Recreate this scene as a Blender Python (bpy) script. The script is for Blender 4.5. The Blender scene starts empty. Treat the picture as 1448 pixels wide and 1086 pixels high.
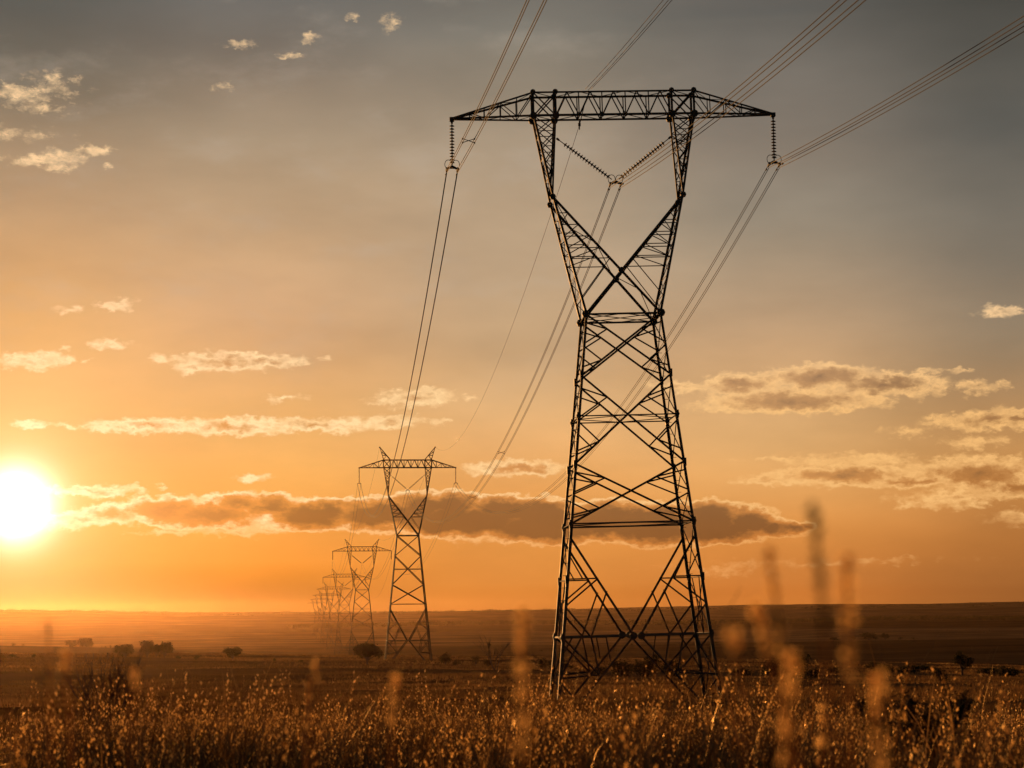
import bpy, math, random
import numpy as np
from mathutils import Vector, Matrix

random.seed(7)
rng = np.random.default_rng(11)
scene = bpy.context.scene
C = scene.collection
R = math.radians

# ------------------------------------------------------------------ camera
W_REF, H_REF, FPX = 1448.0, 1086.0, 2800.0
EYE = Vector((0.0, 0.0, 6.2))
PITCH, ROLL = math.atan((872 - 543) / FPX), R(0.55)
CAM_ROT = Matrix.Rotation(math.pi / 2 + PITCH, 3, 'X') @ Matrix.Rotation(-ROLL, 3, 'Z')


def ray(px, py):
    v = CAM_ROT @ Vector(((px - W_REF / 2) / FPX, (H_REF / 2 - py) / FPX, -1.0))
    return v.normalized()


def azel(px, py):
    d = ray(px, py)
    return math.degrees(math.atan2(d.x, d.y)), math.degrees(math.asin(d.z))


def lin(c):
    return tuple(((v / 255.0) / 12.92 if v / 255.0 <= 0.04045 else ((v / 255.0 + 0.055) / 1.055) ** 2.4) for v in c)


cam = bpy.data.cameras.new('camera')
cam.sensor_width = 36.0
cam.lens = 36.0 * FPX / W_REF
cam.clip_start, cam.clip_end = 0.1, 60000.0
cam.dof.use_dof = True
cam.dof.focus_distance = 150.0
cam.dof.aperture_fstop = 4.5
camo = bpy.data.objects.new('camera', cam)
camo.matrix_world = Matrix.Translation(EYE) @ CAM_ROT.to_4x4()
C.objects.link(camo)
scene.camera = camo

# ------------------------------------------------------------------ render settings
scene.view_settings.view_transform = 'Standard'
scene.view_settings.look = 'None'
scene.view_settings.exposure = 0.0
scene.view_settings.gamma = 1.0
scene.render.engine = 'CYCLES'
cy = scene.cycles
cy.use_denoising = True
cy.max_bounces = 6
cy.diffuse_bounces = 3
cy.glossy_bounces = 2
cy.transmission_bounces = 4
cy.volume_bounces = 1
cy.sample_clamp_indirect = 4.0

# ------------------------------------------------------------------ properties


def tag(o, label=None, cat=None, group=None, kind=None):
    if label:
        o['label'] = label
    if cat:
        o['category'] = cat
    if group:
        o['group'] = group
    if kind:
        o['kind'] = kind
    return o


def empty(name, loc, rz=0.0):
    o = bpy.data.objects.new(name, None)
    o.empty_display_size = 0.5
    o.location = loc
    o.rotation_euler = (0, 0, rz)
    C.objects.link(o)
    return o


def copy_tree(o, parent=None):
    c = o.copy()
    C.objects.link(c)
    c.parent = parent
    for ch in list(o.children):
        copy_tree(ch, c)
    return c


# ------------------------------------------------------------------ mesh builder
_plates = {}


def plate(parent, c, r, th, n=8):
    key = (round(r, 3), round(th, 3), n)
    if key not in _plates:
        m = MB()
        m.lathe((0, -th / 2, 0), (0, 1, 0), [(0, r), (th, r)], n)
        o = m.build('gusset_plate', M_GUSSET, parent)
        _plates[key] = o
    else:
        o = _plates[key].copy()
        C.objects.link(o)
        o.parent = parent
    o.location = c
    return o


class MB:
    def __init__(self):
        self.v, self.f = [], []

    def add(self, verts, faces):
        b = len(self.v)
        self.v.extend(verts)
        self.f.extend([tuple(i + b for i in f) for f in faces])

    def angle(self, p, q, w, out=None, t=None):
        """An L-shaped steel angle from p to q, leg width w."""
        p, q = Vector(p), Vector(q)
        d = (q - p)
        if d.length < 1e-5:
            return
        d.normalize()
        o = Vector(out) if out is not None else Vector((0.31, -0.83, 0.46))
        o = o - d * o.dot(d)
        if o.length < 1e-3:
            o = d.orthogonal()
        o.normalize()
        s = d.cross(o)
        a = (o + s).normalized()
        b = (o - s).normalized()
        t = t or max(0.016, w * 0.16)
        prof = [(0, 0), (w, 0), (w, t), (t, t), (t, w), (0, w)]
        c = -0.28 * w
        ring = [a * -(x + c) + b * -(y + c) for x, y in prof]
        vs = [tuple(p + r) for r in ring] + [tuple(q + r) for r in ring]
        fs = [(i, (i + 1) % 6, 6 + (i + 1) % 6, 6 + i) for i in range(6)]
        fs += [(5, 4, 3, 0), (3, 2, 1, 0), (6, 9, 10, 11), (6, 7, 8, 9)]
        self.add(vs, fs)

    def box(self, c, sx, sy, sz):
        x, y, z = c
        vs = [(x + a * sx / 2, y + b * sy / 2, z + e * sz / 2) for a in (-1, 1) for b in (-1, 1) for e in (-1, 1)]
        self.add(vs, [(0, 1, 3, 2), (4, 6, 7, 5), (0, 4, 5, 1), (2, 3, 7, 6), (0, 2, 6, 4), (1, 5, 7, 3)])

    def tube(self, pts, r, n=6, r2=None):
        pts = [Vector(p) for p in pts]
        m = len(pts)
        vs, fs = [], []
        up = Vector((0.13, 0.21, 0.97))
        for i, p in enumerate(pts):
            d = (pts[min(i + 1, m - 1)] - pts[max(i - 1, 0)])
            d.normalize()
            a = d.cross(up)
            if a.length < 1e-3:
                a = d.orthogonal()
            a.normalize()
            b = d.cross(a)
            rr = r[i] if isinstance(r, (list, tuple)) else (r if r2 is None else r + (r2 - r) * i / (m - 1))
            for k in range(n):
                th = 2 * math.pi * k / n
                vs.append(tuple(p + (a * math.cos(th) + b * math.sin(th)) * rr))
        for i in range(m - 1):
            for k in range(n):
                fs.append((i * n + k, i * n + (k + 1) % n, (i + 1) * n + (k + 1) % n, (i + 1) * n + k))
        fs.append(tuple(range(n - 1, -1, -1)))
        fs.append(tuple((m - 1) * n + k for k in range(n)))
        self.add(vs, fs)

    def lathe(self, p, d, prof, n=12):
        """prof: list of (along, radius) from p in direction d."""
        p, d = Vector(p), Vector(d).normalized()
        a = d.orthogonal().normalized()
        b = d.cross(a)
        vs, fs = [], []
        for (h, r) in prof:
            for k in range(n):
                th = 2 * math.pi * k / n
                vs.append(tuple(p + d * h + (a * math.cos(th) + b * math.sin(th)) * r))
        m = len(prof)
        for i in range(m - 1):
            for k in range(n):
                fs.append((i * n + k, i * n + (k + 1) % n, (i + 1) * n + (k + 1) % n, (i + 1) * n + k))
        fs.append(tuple(range(n - 1, -1, -1)))
        fs.append(tuple((m - 1) * n + k for k in range(n)))
        self.add(vs, fs)

    def build(self, name, mat, parent=None, smooth=False):
        me = bpy.data.meshes.new(name)
        me.from_pydata(self.v, [], self.f)
        me.materials.append(mat)
        if smooth:
            me.shade_smooth()
        o = bpy.data.objects.new(name, me)
        C.objects.link(o)
        if parent is not None:
            o.parent = parent
        return o


def np_mesh(name, verts, quads, mat, tint=None):
    me = bpy.data.meshes.new(name)
    nv, nf = len(verts), len(quads)
    k = quads.shape[1]
    me.vertices.add(nv)
    me.vertices.foreach_set('co', verts.astype(np.float32).ravel())
    me.loops.add(nf * k)
    me.loops.foreach_set('vertex_index', quads.astype(np.int32).ravel())
    me.polygons.add(nf)
    me.polygons.foreach_set('loop_start', (np.arange(nf) * k).astype(np.int32))
    me.update(calc_edges=True)
    if tint is not None:
        at = me.attributes.new('tint', 'FLOAT', 'POINT')
        at.data.foreach_set('value', tint.astype(np.float32))
    me.materials.append(mat)
    o = bpy.data.objects.new(name, me)
    C.objects.link(o)
    return o


# ------------------------------------------------------------------ materials
def new_mat(name):
    m = bpy.data.materials.new(name)
    m.use_nodes = True
    nt = m.node_tree
    nt.nodes.clear()
    out = nt.nodes.new('ShaderNodeOutputMaterial')
    return m, nt, out


def ramp_node(nt, stops, interp='LINEAR'):
    r = nt.nodes.new('ShaderNodeValToRGB')
    e = r.color_ramp.elements
    r.color_ramp.interpolation = interp
    while len(e) > 1:
        e.remove(e[0])
    e[0].position = stops[0][0]
    e[0].color = (*stops[0][1], 1)
    for p, c in stops[1:]:
        n = e.new(p)
        n.color = (*c, 1)
    return r


def noisy_pbr(name, c1, c2, scale, rough=(0.5, 0.8), metallic=0.0, detail=4, bump=0.0):
    m, nt, out = new_mat(name)
    L = nt.links.new
    tc = nt.nodes.new('ShaderNodeTexCoord')
    n = nt.nodes.new('ShaderNodeTexNoise')
    n.inputs['Scale'].default_value = scale
    n.inputs['Detail'].default_value = detail
    L(tc.outputs['Object'], n.inputs['Vector'])
    cr = ramp_node(nt, [(0.3, c1), (0.7, c2)])
    L(n.outputs['Fac'], cr.inputs['Fac'])
    b = nt.nodes.new('ShaderNodeBsdfPrincipled')
    L(cr.outputs['Color'], b.inputs['Base Color'])
    mr = nt.nodes.new('ShaderNodeMapRange')
    mr.inputs['To Min'].default_value, mr.inputs['To Max'].default_value = rough
    L(n.outputs['Fac'], mr.inputs['Value'])
    L(mr.outputs['Result'], b.inputs['Roughness'])
    b.inputs['Metallic'].default_value = metallic
    if bump:
        bp = nt.nodes.new('ShaderNodeBump')
        bp.inputs['Strength'].default_value = bump
        L(n.outputs['Fac'], bp.inputs['Height'])
        L(bp.outputs['Normal'], b.inputs['Normal'])
    L(b.outputs[0], out.inputs['Surface'])
    return m


def leaf_mat(name, c1, c2, c3, transl=0.4, scale=3.0, gloss=0.0):
    """Thin plant matter: diffuse and translucent, colour from the 'tint' attribute and noise."""
    m, nt, out = new_mat(name)
    L = nt.links.new
    at = nt.nodes.new('ShaderNodeAttribute')
    at.attribute_name = 'tint'
    ge = nt.nodes.new('ShaderNodeNewGeometry')
    n = nt.nodes.new('ShaderNodeTexNoise')
    n.inputs['Scale'].default_value = scale
    n.inputs['Detail'].default_value = 3
    L(ge.outputs['Position'], n.inputs['Vector'])
    a = nt.nodes.new('ShaderNodeMath')
    a.operation = 'MULTIPLY_ADD'
    L(n.outputs['Fac'], a.inputs[0])
    a.inputs[1].default_value = 0.6
    a.inputs[2].default_value = -0.3
    s = nt.nodes.new('ShaderNodeMath')
    L(a.outputs[0], s.inputs[0])
    L(at.outputs['Fac'], s.inputs[1])
    cr = ramp_node(nt, [(0.1, c1), (0.5, c2), (0.9, c3)])
    L(s.outputs[0], cr.inputs['Fac'])
    d = nt.nodes.new('ShaderNodeBsdfDiffuse')
    t = nt.nodes.new('ShaderNodeBsdfTranslucent')
    L(cr.outputs['Color'], d.inputs['Color'])
    L(cr.outputs['Color'], t.inputs['Color'])
    mx = nt.nodes.new('ShaderNodeMixShader')
    mx.inputs[0].default_value = transl
    L(d.outputs[0], mx.inputs[1])
    L(t.outputs[0], mx.inputs[2])
    if gloss:
        g = nt.nodes.new('ShaderNodeBsdfGlossy')
        g.inputs['Roughness'].default_value = 0.38
        g.inputs['Color'].default_value = (0.9, 0.66, 0.34, 1)
        m2 = nt.nodes.new('ShaderNodeMixShader')
        m2.inputs[0].default_value = gloss
        L(mx.outputs[0], m2.inputs[1])
        L(g.outputs[0], m2.inputs[2])
        L(m2.outputs[0], out.inputs['Surface'])
    else:
        L(mx.outputs[0], out.inputs['Surface'])
    return m


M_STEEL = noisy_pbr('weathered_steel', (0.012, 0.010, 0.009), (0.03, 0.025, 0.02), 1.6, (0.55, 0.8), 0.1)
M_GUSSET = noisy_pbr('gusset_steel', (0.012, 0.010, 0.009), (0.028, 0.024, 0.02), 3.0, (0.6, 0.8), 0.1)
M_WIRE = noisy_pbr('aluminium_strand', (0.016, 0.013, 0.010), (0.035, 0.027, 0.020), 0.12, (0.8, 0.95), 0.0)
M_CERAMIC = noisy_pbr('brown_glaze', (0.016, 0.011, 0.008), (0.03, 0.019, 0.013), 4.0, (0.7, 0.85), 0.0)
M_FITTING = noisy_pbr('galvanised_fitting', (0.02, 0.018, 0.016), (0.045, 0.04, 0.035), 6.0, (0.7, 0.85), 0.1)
M_BARK = noisy_pbr('dark_bark', (0.04, 0.028, 0.02), (0.08, 0.055, 0.04), 6.0, (0.8, 0.95), 0.0, bump=0.4)
M_POST = noisy_pbr('grey_timber', (0.08, 0.06, 0.045), (0.14, 0.11, 0.08), 12.0, (0.8, 0.95))
M_LEAF = leaf_mat('acacia_leaf', (0.022, 0.02, 0.009), (0.036, 0.032, 0.013), (0.06, 0.05, 0.019), 0.3, 0.9)
M_BUSH = leaf_mat('bush_leaf', (0.03, 0.026, 0.012), (0.05, 0.042, 0.018), (0.08, 0.06, 0.025), 0.3, 0.9)
M_GRASS = leaf_mat('dry_tall_grass', (0.028, 0.014, 0.005), (0.17, 0.081, 0.025), (0.88, 0.52, 0.18), 0.62, 1.3, 0.12)
M_TUFT = leaf_mat('short_dry_grass', (0.035, 0.018, 0.007), (0.12, 0.062, 0.022), (0.42, 0.225, 0.075), 0.5, 0.12, 0.06)
M_WEED = leaf_mat('dark_weed', (0.03, 0.02, 0.01), (0.05, 0.033, 0.016), (0.08, 0.05, 0.022), 0.25, 3.0)
M_SEED = leaf_mat('pale_seed_head', (0.9, 0.57, 0.22), (0.9, 0.59, 0.24), (0.9, 0.62, 0.28), 0.7, 9.0)
M_STALK = leaf_mat('dry_stalk', (0.45, 0.24, 0.08), (0.5, 0.27, 0.10), (0.55, 0.31, 0.12), 0.5, 9.0)

# ------------------------------------------------------------------ terrain
_perm = rng.integers(0, 2 ** 31, size=(256, 256)).astype(np.float64) / 2 ** 31


def vnoise(x, y):
    xi, yi = np.floor(x).astype(int), np.floor(y).astype(int)
    fx, fy = x - xi, y - yi
    fx, fy = fx * fx * (3 - 2 * fx), fy * fy * (3 - 2 * fy)
    a = _perm[xi & 255, yi & 255]
    b = _perm[(xi + 1) & 255, yi & 255]
    c = _perm[xi & 255, (yi + 1) & 255]
    d = _perm[(xi + 1) & 255, (yi + 1) & 255]
    return (a + (b - a) * fx) * (1 - fy) + (c + (d - c) * fx) * fy - 0.5


def fbm(x, y, o=4):
    s, a = 0.0, 1.0
    for i in range(o):
        s = s + a * vnoise(x * 2 ** i + 17.3 * i, y * 2 ** i + 9.1 * i)
        a *= 0.5
    return s


PROF = np.array([(0, 1.55), (10, 1.55), (15, 1.62), (25, 1.98), (40, 2.6), (60, 3.4), (100, 4.85), (153, 6.3), (220, 8.0),
                 (300, 9.6), (400, 10.9), (520, 12.0), (600, 12.7), (700, 14.8), (850, 18.0), (1000, 20.5), (1200, 22.5),
                 (1600, 24), (2050, 22.6), (2800, 18.5), (3450, 13), (4000, 5), (4450, -7), (4800, -15), (5100, -20.0),
                 (5600, -21.5), (20000, -21.5)])
_pl = np.log(PROF[:, 0] + 20.0)


def pchip(x, X, Y):
    h = np.diff(X)
    dl = np.diff(Y) / h
    m = np.zeros_like(Y)
    for i in range(1, len(X) - 1):
        if dl[i - 1] * dl[i] > 0:
            w1, w2 = 2 * h[i] + h[i - 1], h[i] + 2 * h[i - 1]
            m[i] = (w1 + w2) / (w1 / dl[i - 1] + w2 / dl[i])
    m[0], m[-1] = dl[0], dl[-1]
    k = np.clip(np.searchsorted(X, x) - 1, 0, len(X) - 2)
    t = (x - X[k]) / h[k]
    return ((1 + 2 * t) * (1 - t) ** 2 * Y[k] + t * (1 - t) ** 2 * h[k] * m[k] + t * t * (3 - 2 * t) * Y[k + 1]
            + t * t * (t - 1) * h[k] * m[k + 1])


def sstep(a, b, x):
    t = np.clip((x - a) / (b - a), 0, 1)
    return t * t * (3 - 2 * t)


def ground_z(x, y):
    x, y = np.asarray(x, float), np.asarray(y, float)
    r = np.sqrt(x * x + y * y)
    z = EYE.z - pchip(np.log(np.minimum(r, 19000.0) + 20.0), _pl, PROF[:, 1])
    front = sstep(-0.2, 0.5, y / np.maximum(r, 1.0))
    # the near hillside falls away to the right
    side = np.clip(x, -260, 260)
    z = z - 0.020 * side * sstep(200, 480, r) * (1 - sstep(650, 1000, r)) * front
    # a low spur running in from the left beyond the first crest
    spur = np.exp(-((r - 1120) / 170.0) ** 2) * sstep(-60, -330, x) * front
    z = z + 9.5 * spur
    # roughness
    z = z + 0.16 * fbm(x / 9.0, y / 9.0, 3) * sstep(8, 40, r)
    z = z + 1.5 * fbm(x / 80.0 + 3.3, y / 55.0, 3) * sstep(170, 380, r)
    z = z + 1.2 * fbm(x / 420.0 + 8.3, y / 340.0, 2) * sstep(900, 1700, r)
    z = z + 15.0 * fbm(x / 1300.0 + 2.3, y / 1500.0 + 1.7, 5) * sstep(3800, 5000, r)
    return z


def gz(x, y):
    return float(ground_z(np.array([x]), np.array([y]))[0])


def at_dist(px, d):
    """Ground point seen in column px at forward distance d."""
    dr = ray(px, 870)
    x = dr.x / dr.y * d
    return Vector((x, d, gz(x, d)))


def at_pixel(px, py, lo=30.0, hi=9000.0):
    """First ground point met by the sight line through a point of the photograph."""
    dr = ray(px, py)
    ds = np.exp(np.linspace(math.log(lo), math.log(hi), 4000))
    k = ds / dr.y
    zz = EYE.z + dr.z * k
    g = ground_z(dr.x * k, ds)
    hit = np.nonzero(zz <= g)[0]
    i = hit[0] if len(hit) else int(np.argmin(zz - g))
    return Vector((dr.x * k[i], ds[i], g[i]))


def build_ground():
    th = np.concatenate([np.linspace(-180, -24, 50, endpoint=False), np.linspace(-24, 24, 321), np.linspace(24, 180, 50)[1:-1]])
    th = np.radians(th)
    rr = np.concatenate([[0.3], np.exp(np.linspace(math.log(1.0), math.log(7000), 640))])
    nt_, nr = len(th), len(rr)
    Tm, Rm = np.meshgrid(th, rr)
    x, y = Rm * np.sin(Tm), Rm * np.cos(Tm)
    z = ground_z(x, y)
    vs = np.stack([x, y, z], -1).reshape(-1, 3)
    i = np.arange(nr - 1)[:, None] * nt_
    j = np.arange(nt_)[None, :]
    jn = (j + 1) % nt_
    q = np.stack([i + j, i + nt_ + j, i + nt_ + jn, i + jn], -1).reshape(-1, 4)
    vs = np.concatenate([vs, [[0, 0, gz(0, 0)]]])
    m, nt, out = new_mat('dry_grassland')
    L = nt.links.new
    ge = nt.nodes.new('ShaderNodeNewGeometry')

    def noise(scale, sx, sy, detail, seed):
        mp = nt.nodes.new('ShaderNodeMapping')
        mp.inputs['Scale'].default_value = (sx, sy, 0.3)
        mp.inputs['Location'].default_value = (seed, seed * 1.7, 0)
        L(ge.outputs['Position'], mp.inputs['Vector'])
        n = nt.nodes.new('ShaderNodeTexNoise')
        n.inputs['Scale'].default_value = scale
        n.inputs['Detail'].default_value = detail
        n.inputs['Roughness'].default_value = 0.6
        L(mp.outputs[0], n.inputs['Vector'])
        return n
    n1 = noise(0.9, 1, 1, 8, 3.1)
    n2 = noise(0.016, 0.7, 0.8, 5, 11.0)
    n3 = noise(0.0018, 0.5, 2.2, 3, 5.0)
    c1 = ramp_node(nt, [(0.3, (0.04, 0.021, 0.009)), (0.5, (0.09, 0.046, 0.017)), (0.72, (0.17, 0.09, 0.032))])
    L(n1.outputs['Fac'], c1.inputs['Fac'])
    c2 = ramp_node(nt, [(0.38, (0.035, 0.019, 0.008)), (0.5, (0.12, 0.063, 0.024)), (0.62, (0.34, 0.18, 0.065))])
    L(n2.outputs['Fac'], c2.inputs['Fac'])
    c3 = ramp_node(nt, [(0.40, (0.035, 0.024, 0.016)), (0.47, (0.065, 0.042, 0.025)), (0.54, (0.11, 0.07, 0.038)), (0.62, (0.05, 0.034, 0.021))])
    L(n3.outputs['Fac'], c3.inputs['Fac'])
    m1 = nt.nodes.new('ShaderNodeMix')
    m1.data_type = 'RGBA'
    m1.inputs[0].default_value = 0.5
    L(c1.outputs[0], m1.inputs[6])
    L(c2.outputs[0], m1.inputs[7])
    m2 = nt.nodes.new('ShaderNodeMix')
    m2.data_type = 'RGBA'
    m2.inputs[0].default_value = 0.5
    L(m1.outputs[2], m2.inputs[6])
    L(c3.outputs[0], m2.inputs[7])
    sp = nt.nodes.new('ShaderNodeSeparateXYZ')
    L(ge.outputs['Position'], sp.inputs[0])
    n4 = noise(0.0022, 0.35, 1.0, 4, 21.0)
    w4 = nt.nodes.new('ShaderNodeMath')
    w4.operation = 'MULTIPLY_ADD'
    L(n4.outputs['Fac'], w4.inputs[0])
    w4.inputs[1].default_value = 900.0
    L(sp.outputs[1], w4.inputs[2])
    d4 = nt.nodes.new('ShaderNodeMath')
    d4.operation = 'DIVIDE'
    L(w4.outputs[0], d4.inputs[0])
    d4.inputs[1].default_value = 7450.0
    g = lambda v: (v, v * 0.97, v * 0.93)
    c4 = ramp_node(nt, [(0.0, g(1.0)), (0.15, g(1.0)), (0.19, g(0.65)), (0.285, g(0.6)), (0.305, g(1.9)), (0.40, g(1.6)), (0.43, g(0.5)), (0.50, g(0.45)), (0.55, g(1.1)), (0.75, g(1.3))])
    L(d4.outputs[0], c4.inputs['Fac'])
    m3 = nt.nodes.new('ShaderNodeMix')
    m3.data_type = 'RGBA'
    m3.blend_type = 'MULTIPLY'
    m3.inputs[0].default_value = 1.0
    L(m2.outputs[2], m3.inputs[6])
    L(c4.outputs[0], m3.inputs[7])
    b = nt.nodes.new('ShaderNodeBsdfPrincipled')
    b.inputs['Roughness'].default_value = 0.95
    b.inputs['Specular IOR Level'].default_value = 0.0
    L(m3.outputs[2], b.inputs['Base Color'])
    bp = nt.nodes.new('ShaderNodeBump')
    bp.inputs['Strength'].default_value = 0.25
    bp.inputs['Distance'].default_value = 0.25
    L(n1.outputs['Fac'], bp.inputs['Height'])
    L(bp.outputs[0], b.inputs['Normal'])
    L(b.outputs[0], out.inputs['Surface'])
    # close the centre with a fan of quads folded to triangles is not needed: the first ring is 0.3 m
    o = np_mesh('ground', vs, q, m)
    o.data.shade_smooth()
    tag(o, 'dry rolling grassland running out to a long flat ridge on the horizon', None, None, 'structure')
    return o


build_ground()

# ------------------------------------------------------------------ sun and sky
SUN_E, SUN_COL = 4.6, (1.0, 0.45, 0.13)
HAZE_DENSITY, HAZE_COL, HAZE_G = 1.15e-5, (0.92, 0.60, 0.36), 0.86
SUN_PX = (22, 714)
sd = ray(*SUN_PX)
SUN_AZ, SUN_EL = azel(*SUN_PX)
sl = bpy.data.lights.new('sun', 'SUN')
sl.energy = SUN_E
sl.angle = R(0.5)
sl.color = SUN_COL
so = bpy.data.objects.new('sun', sl)
so.rotation_euler = sd.to_track_quat('Z', 'Y').to_euler()
so.location = (0, 0, 200)
C.objects.link(so)

SKY_COLS = {
    10: [(16, (100, 96, 88)), (150, (140, 122, 100)), (305, (191, 152, 112)), (405, (212, 160, 104)), (555, (245, 180, 105)), (700, (252, 175, 80)), (795, (252, 165, 62)), (860, (250, 155, 55))],
    360: [(10, (114, 109, 102)), (110, (142, 126, 108)), (215, (172, 148, 120)), (340, (200, 163, 124)), (465, (217, 168, 120)), (645, (247, 178, 98)), (795, (247, 152, 58)), (850, (245, 146, 52))],
    724: [(0, (117, 112, 103)), (66, (135, 126, 112)), (235, (172, 150, 124)), (405, (192, 162, 128)), (506, (203, 164, 120)), (595, (226, 174, 116)), (700, (232, 160, 86)), (826, (228, 142, 62)), (860, (224, 134, 56))],
    1080: [(0, (102, 98, 92)), (25, (106, 102, 95)), (200, (138, 126, 112)), (335, (161, 144, 122)), (485, (200, 161, 120)), (635, (226, 172, 110)), (730, (222, 150, 78)), (825, (212, 128, 57)), (860, (208, 122, 50))],
    1440: [(0, (78, 76, 70)), (100, (90, 87, 80)), (206, (100, 96, 88)), (385, (130, 117, 100)), (515, (160, 131, 98)), (645, (200, 144, 84)), (740, (186, 122, 62)), (826, (160, 98, 46)), (860, (152, 92, 42))],
}

# clouds: photo x, y, half width, half height, thickness
CLOUDS = [
    (58, 226, 42, 9, .45), (95, 222, 28, 11, .5), (80, 238, 20, 6, .5), (136, 212, 20, 7, .5), (157, 237, 6, 2.5, .35),
    (25, 130, 30, 11, .5), (78, 122, 30, 13, .22), (55, 150, 28, 8, .2), (20, 190, 50, 7, .2),
    (335, 64, 22, 6, .36), (437, 55, 11, 6, .34), (410, 79, 15, 4.5, .34), (502, 25, 9, 6, .33), (550, 32, 10, 9, .2), (316, 124, 10, 4, .2),
    (95, 437, 24, 6, .45), (166, 431, 30, 8, .55),
    (45, 512, 48, 11, .62), (60, 504, 24, 9, .6), (157, 487, 28, 7, .5), (98, 511, 8, 6, .45), (90, 493, 8, 4, .4), (228, 510, 16, 6, .5), (128, 514, 5, 3, .4),
    (320, 511, 76, 12, 1.0), (370, 510, 62, 10, .95), (268, 517, 25, 9, .6), (458, 502, 8, 4, .35),
    (49, 600, 28, 7, .6),
    (210, 602, 90, 10, .85), (330, 604, 110, 11, .95), (440, 601, 90, 10, .85), (550, 597, 50, 10, .7), (620, 597, 18, 5, .4), (160, 605, 40, 7, .6), (100, 603, 12, 3, .4),
    (585, 562, 56, 12, .85), (555, 568, 30, 9, .6), (605, 556, 22, 8, .6), (665, 560, 10, 4, .3), (405, 563, 24, 4, .3),
    (130, 694, 75, 8, .75), (190, 690, 20, 5, .5), (230, 687, 8, 3, .4), (360, 675, 24, 6, .45), (25, 740, 60, 18, .5),
    # the long dark bank
    (110, 735, 60, 12, .9), (160, 727, 60, 15, 1.2), (235, 722, 70, 20, 2.0), (300, 728, 90, 20, 2.4), (340, 712, 50, 18, 2.0), (385, 716, 45, 20, 2.4),
    (440, 730, 70, 22, 3.2), (470, 722, 45, 16, 2.6), (540, 728, 80, 24, 3.6), (600, 718, 50, 24, 3.4), (640, 716, 44, 22, 3.4), (650, 738, 120, 22, 4.0),
    (710, 722, 55, 22, 3.6), (765, 728, 60, 24, 3.8), (780, 745, 120, 24, 4.2), (860, 736, 80, 28, 4.2), (930, 742, 90, 30, 4.2), (1000, 736, 60, 28, 4.0),
    (1010, 750, 80, 20, 3.8), (1060, 738, 44, 22, 3.4), (1090, 746, 36, 16, 2.8), (1120, 748, 30, 12, 2.4), (1138, 745, 16, 9, 2.0),
    (240, 752, 45, 5, .5), (345, 752, 60, 7, .6), (300, 742, 40, 7, .6), (690, 760, 50, 8, .6), (745, 764, 45, 7, .6), (800, 757, 60, 9, .55), (390, 742, 40, 7, .7),
    # right-hand clouds
    (735, 661, 72, 11, 1.3), (690, 662, 30, 8, .7),
    (960, 546, 45, 9, .75), (1050, 543, 60, 15, 1.3), (1160, 534, 85, 20, 1.55), (1250, 544, 85, 16, 1.4), (1120, 568, 135, 17, 1.5), (1300, 551, 40, 11, .7), (1040, 572, 50, 10, .7),
    (1416, 439, 30, 8, .6), (1384, 547, 36, 9, .62), (1310, 526, 22, 4, .45), (1360, 524, 14, 3, .3),
    (1400, 594, 85, 14, 1.0), (1448, 590, 60, 15, 1.1), (1285, 610, 30, 6, .35),
    (1210, 650, 80, 10, .65), (1190, 673, 115, 15, 1.45), (1090, 679, 50, 7, .75), (1330, 668, 70, 18, .9), (1390, 672, 80, 26, 1.4), (1380, 625, 40, 9, .5), (1440, 690, 70, 16, 1.25), (1345, 655, 25, 11, .6), (1290, 680, 80, 9, 1.2),
    (1350, 704, 75, 11, .6), (1330, 712, 40, 9, .55), (1440, 731, 40, 11, .6), (1280, 715, 20, 5, .4), (1100, 647, 50, 3, .3), (1180, 795, 110, 3.0, .22), (1030, 805, 60, 6, .18), (1250, 790, 80, 2.5, .2),
]


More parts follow.
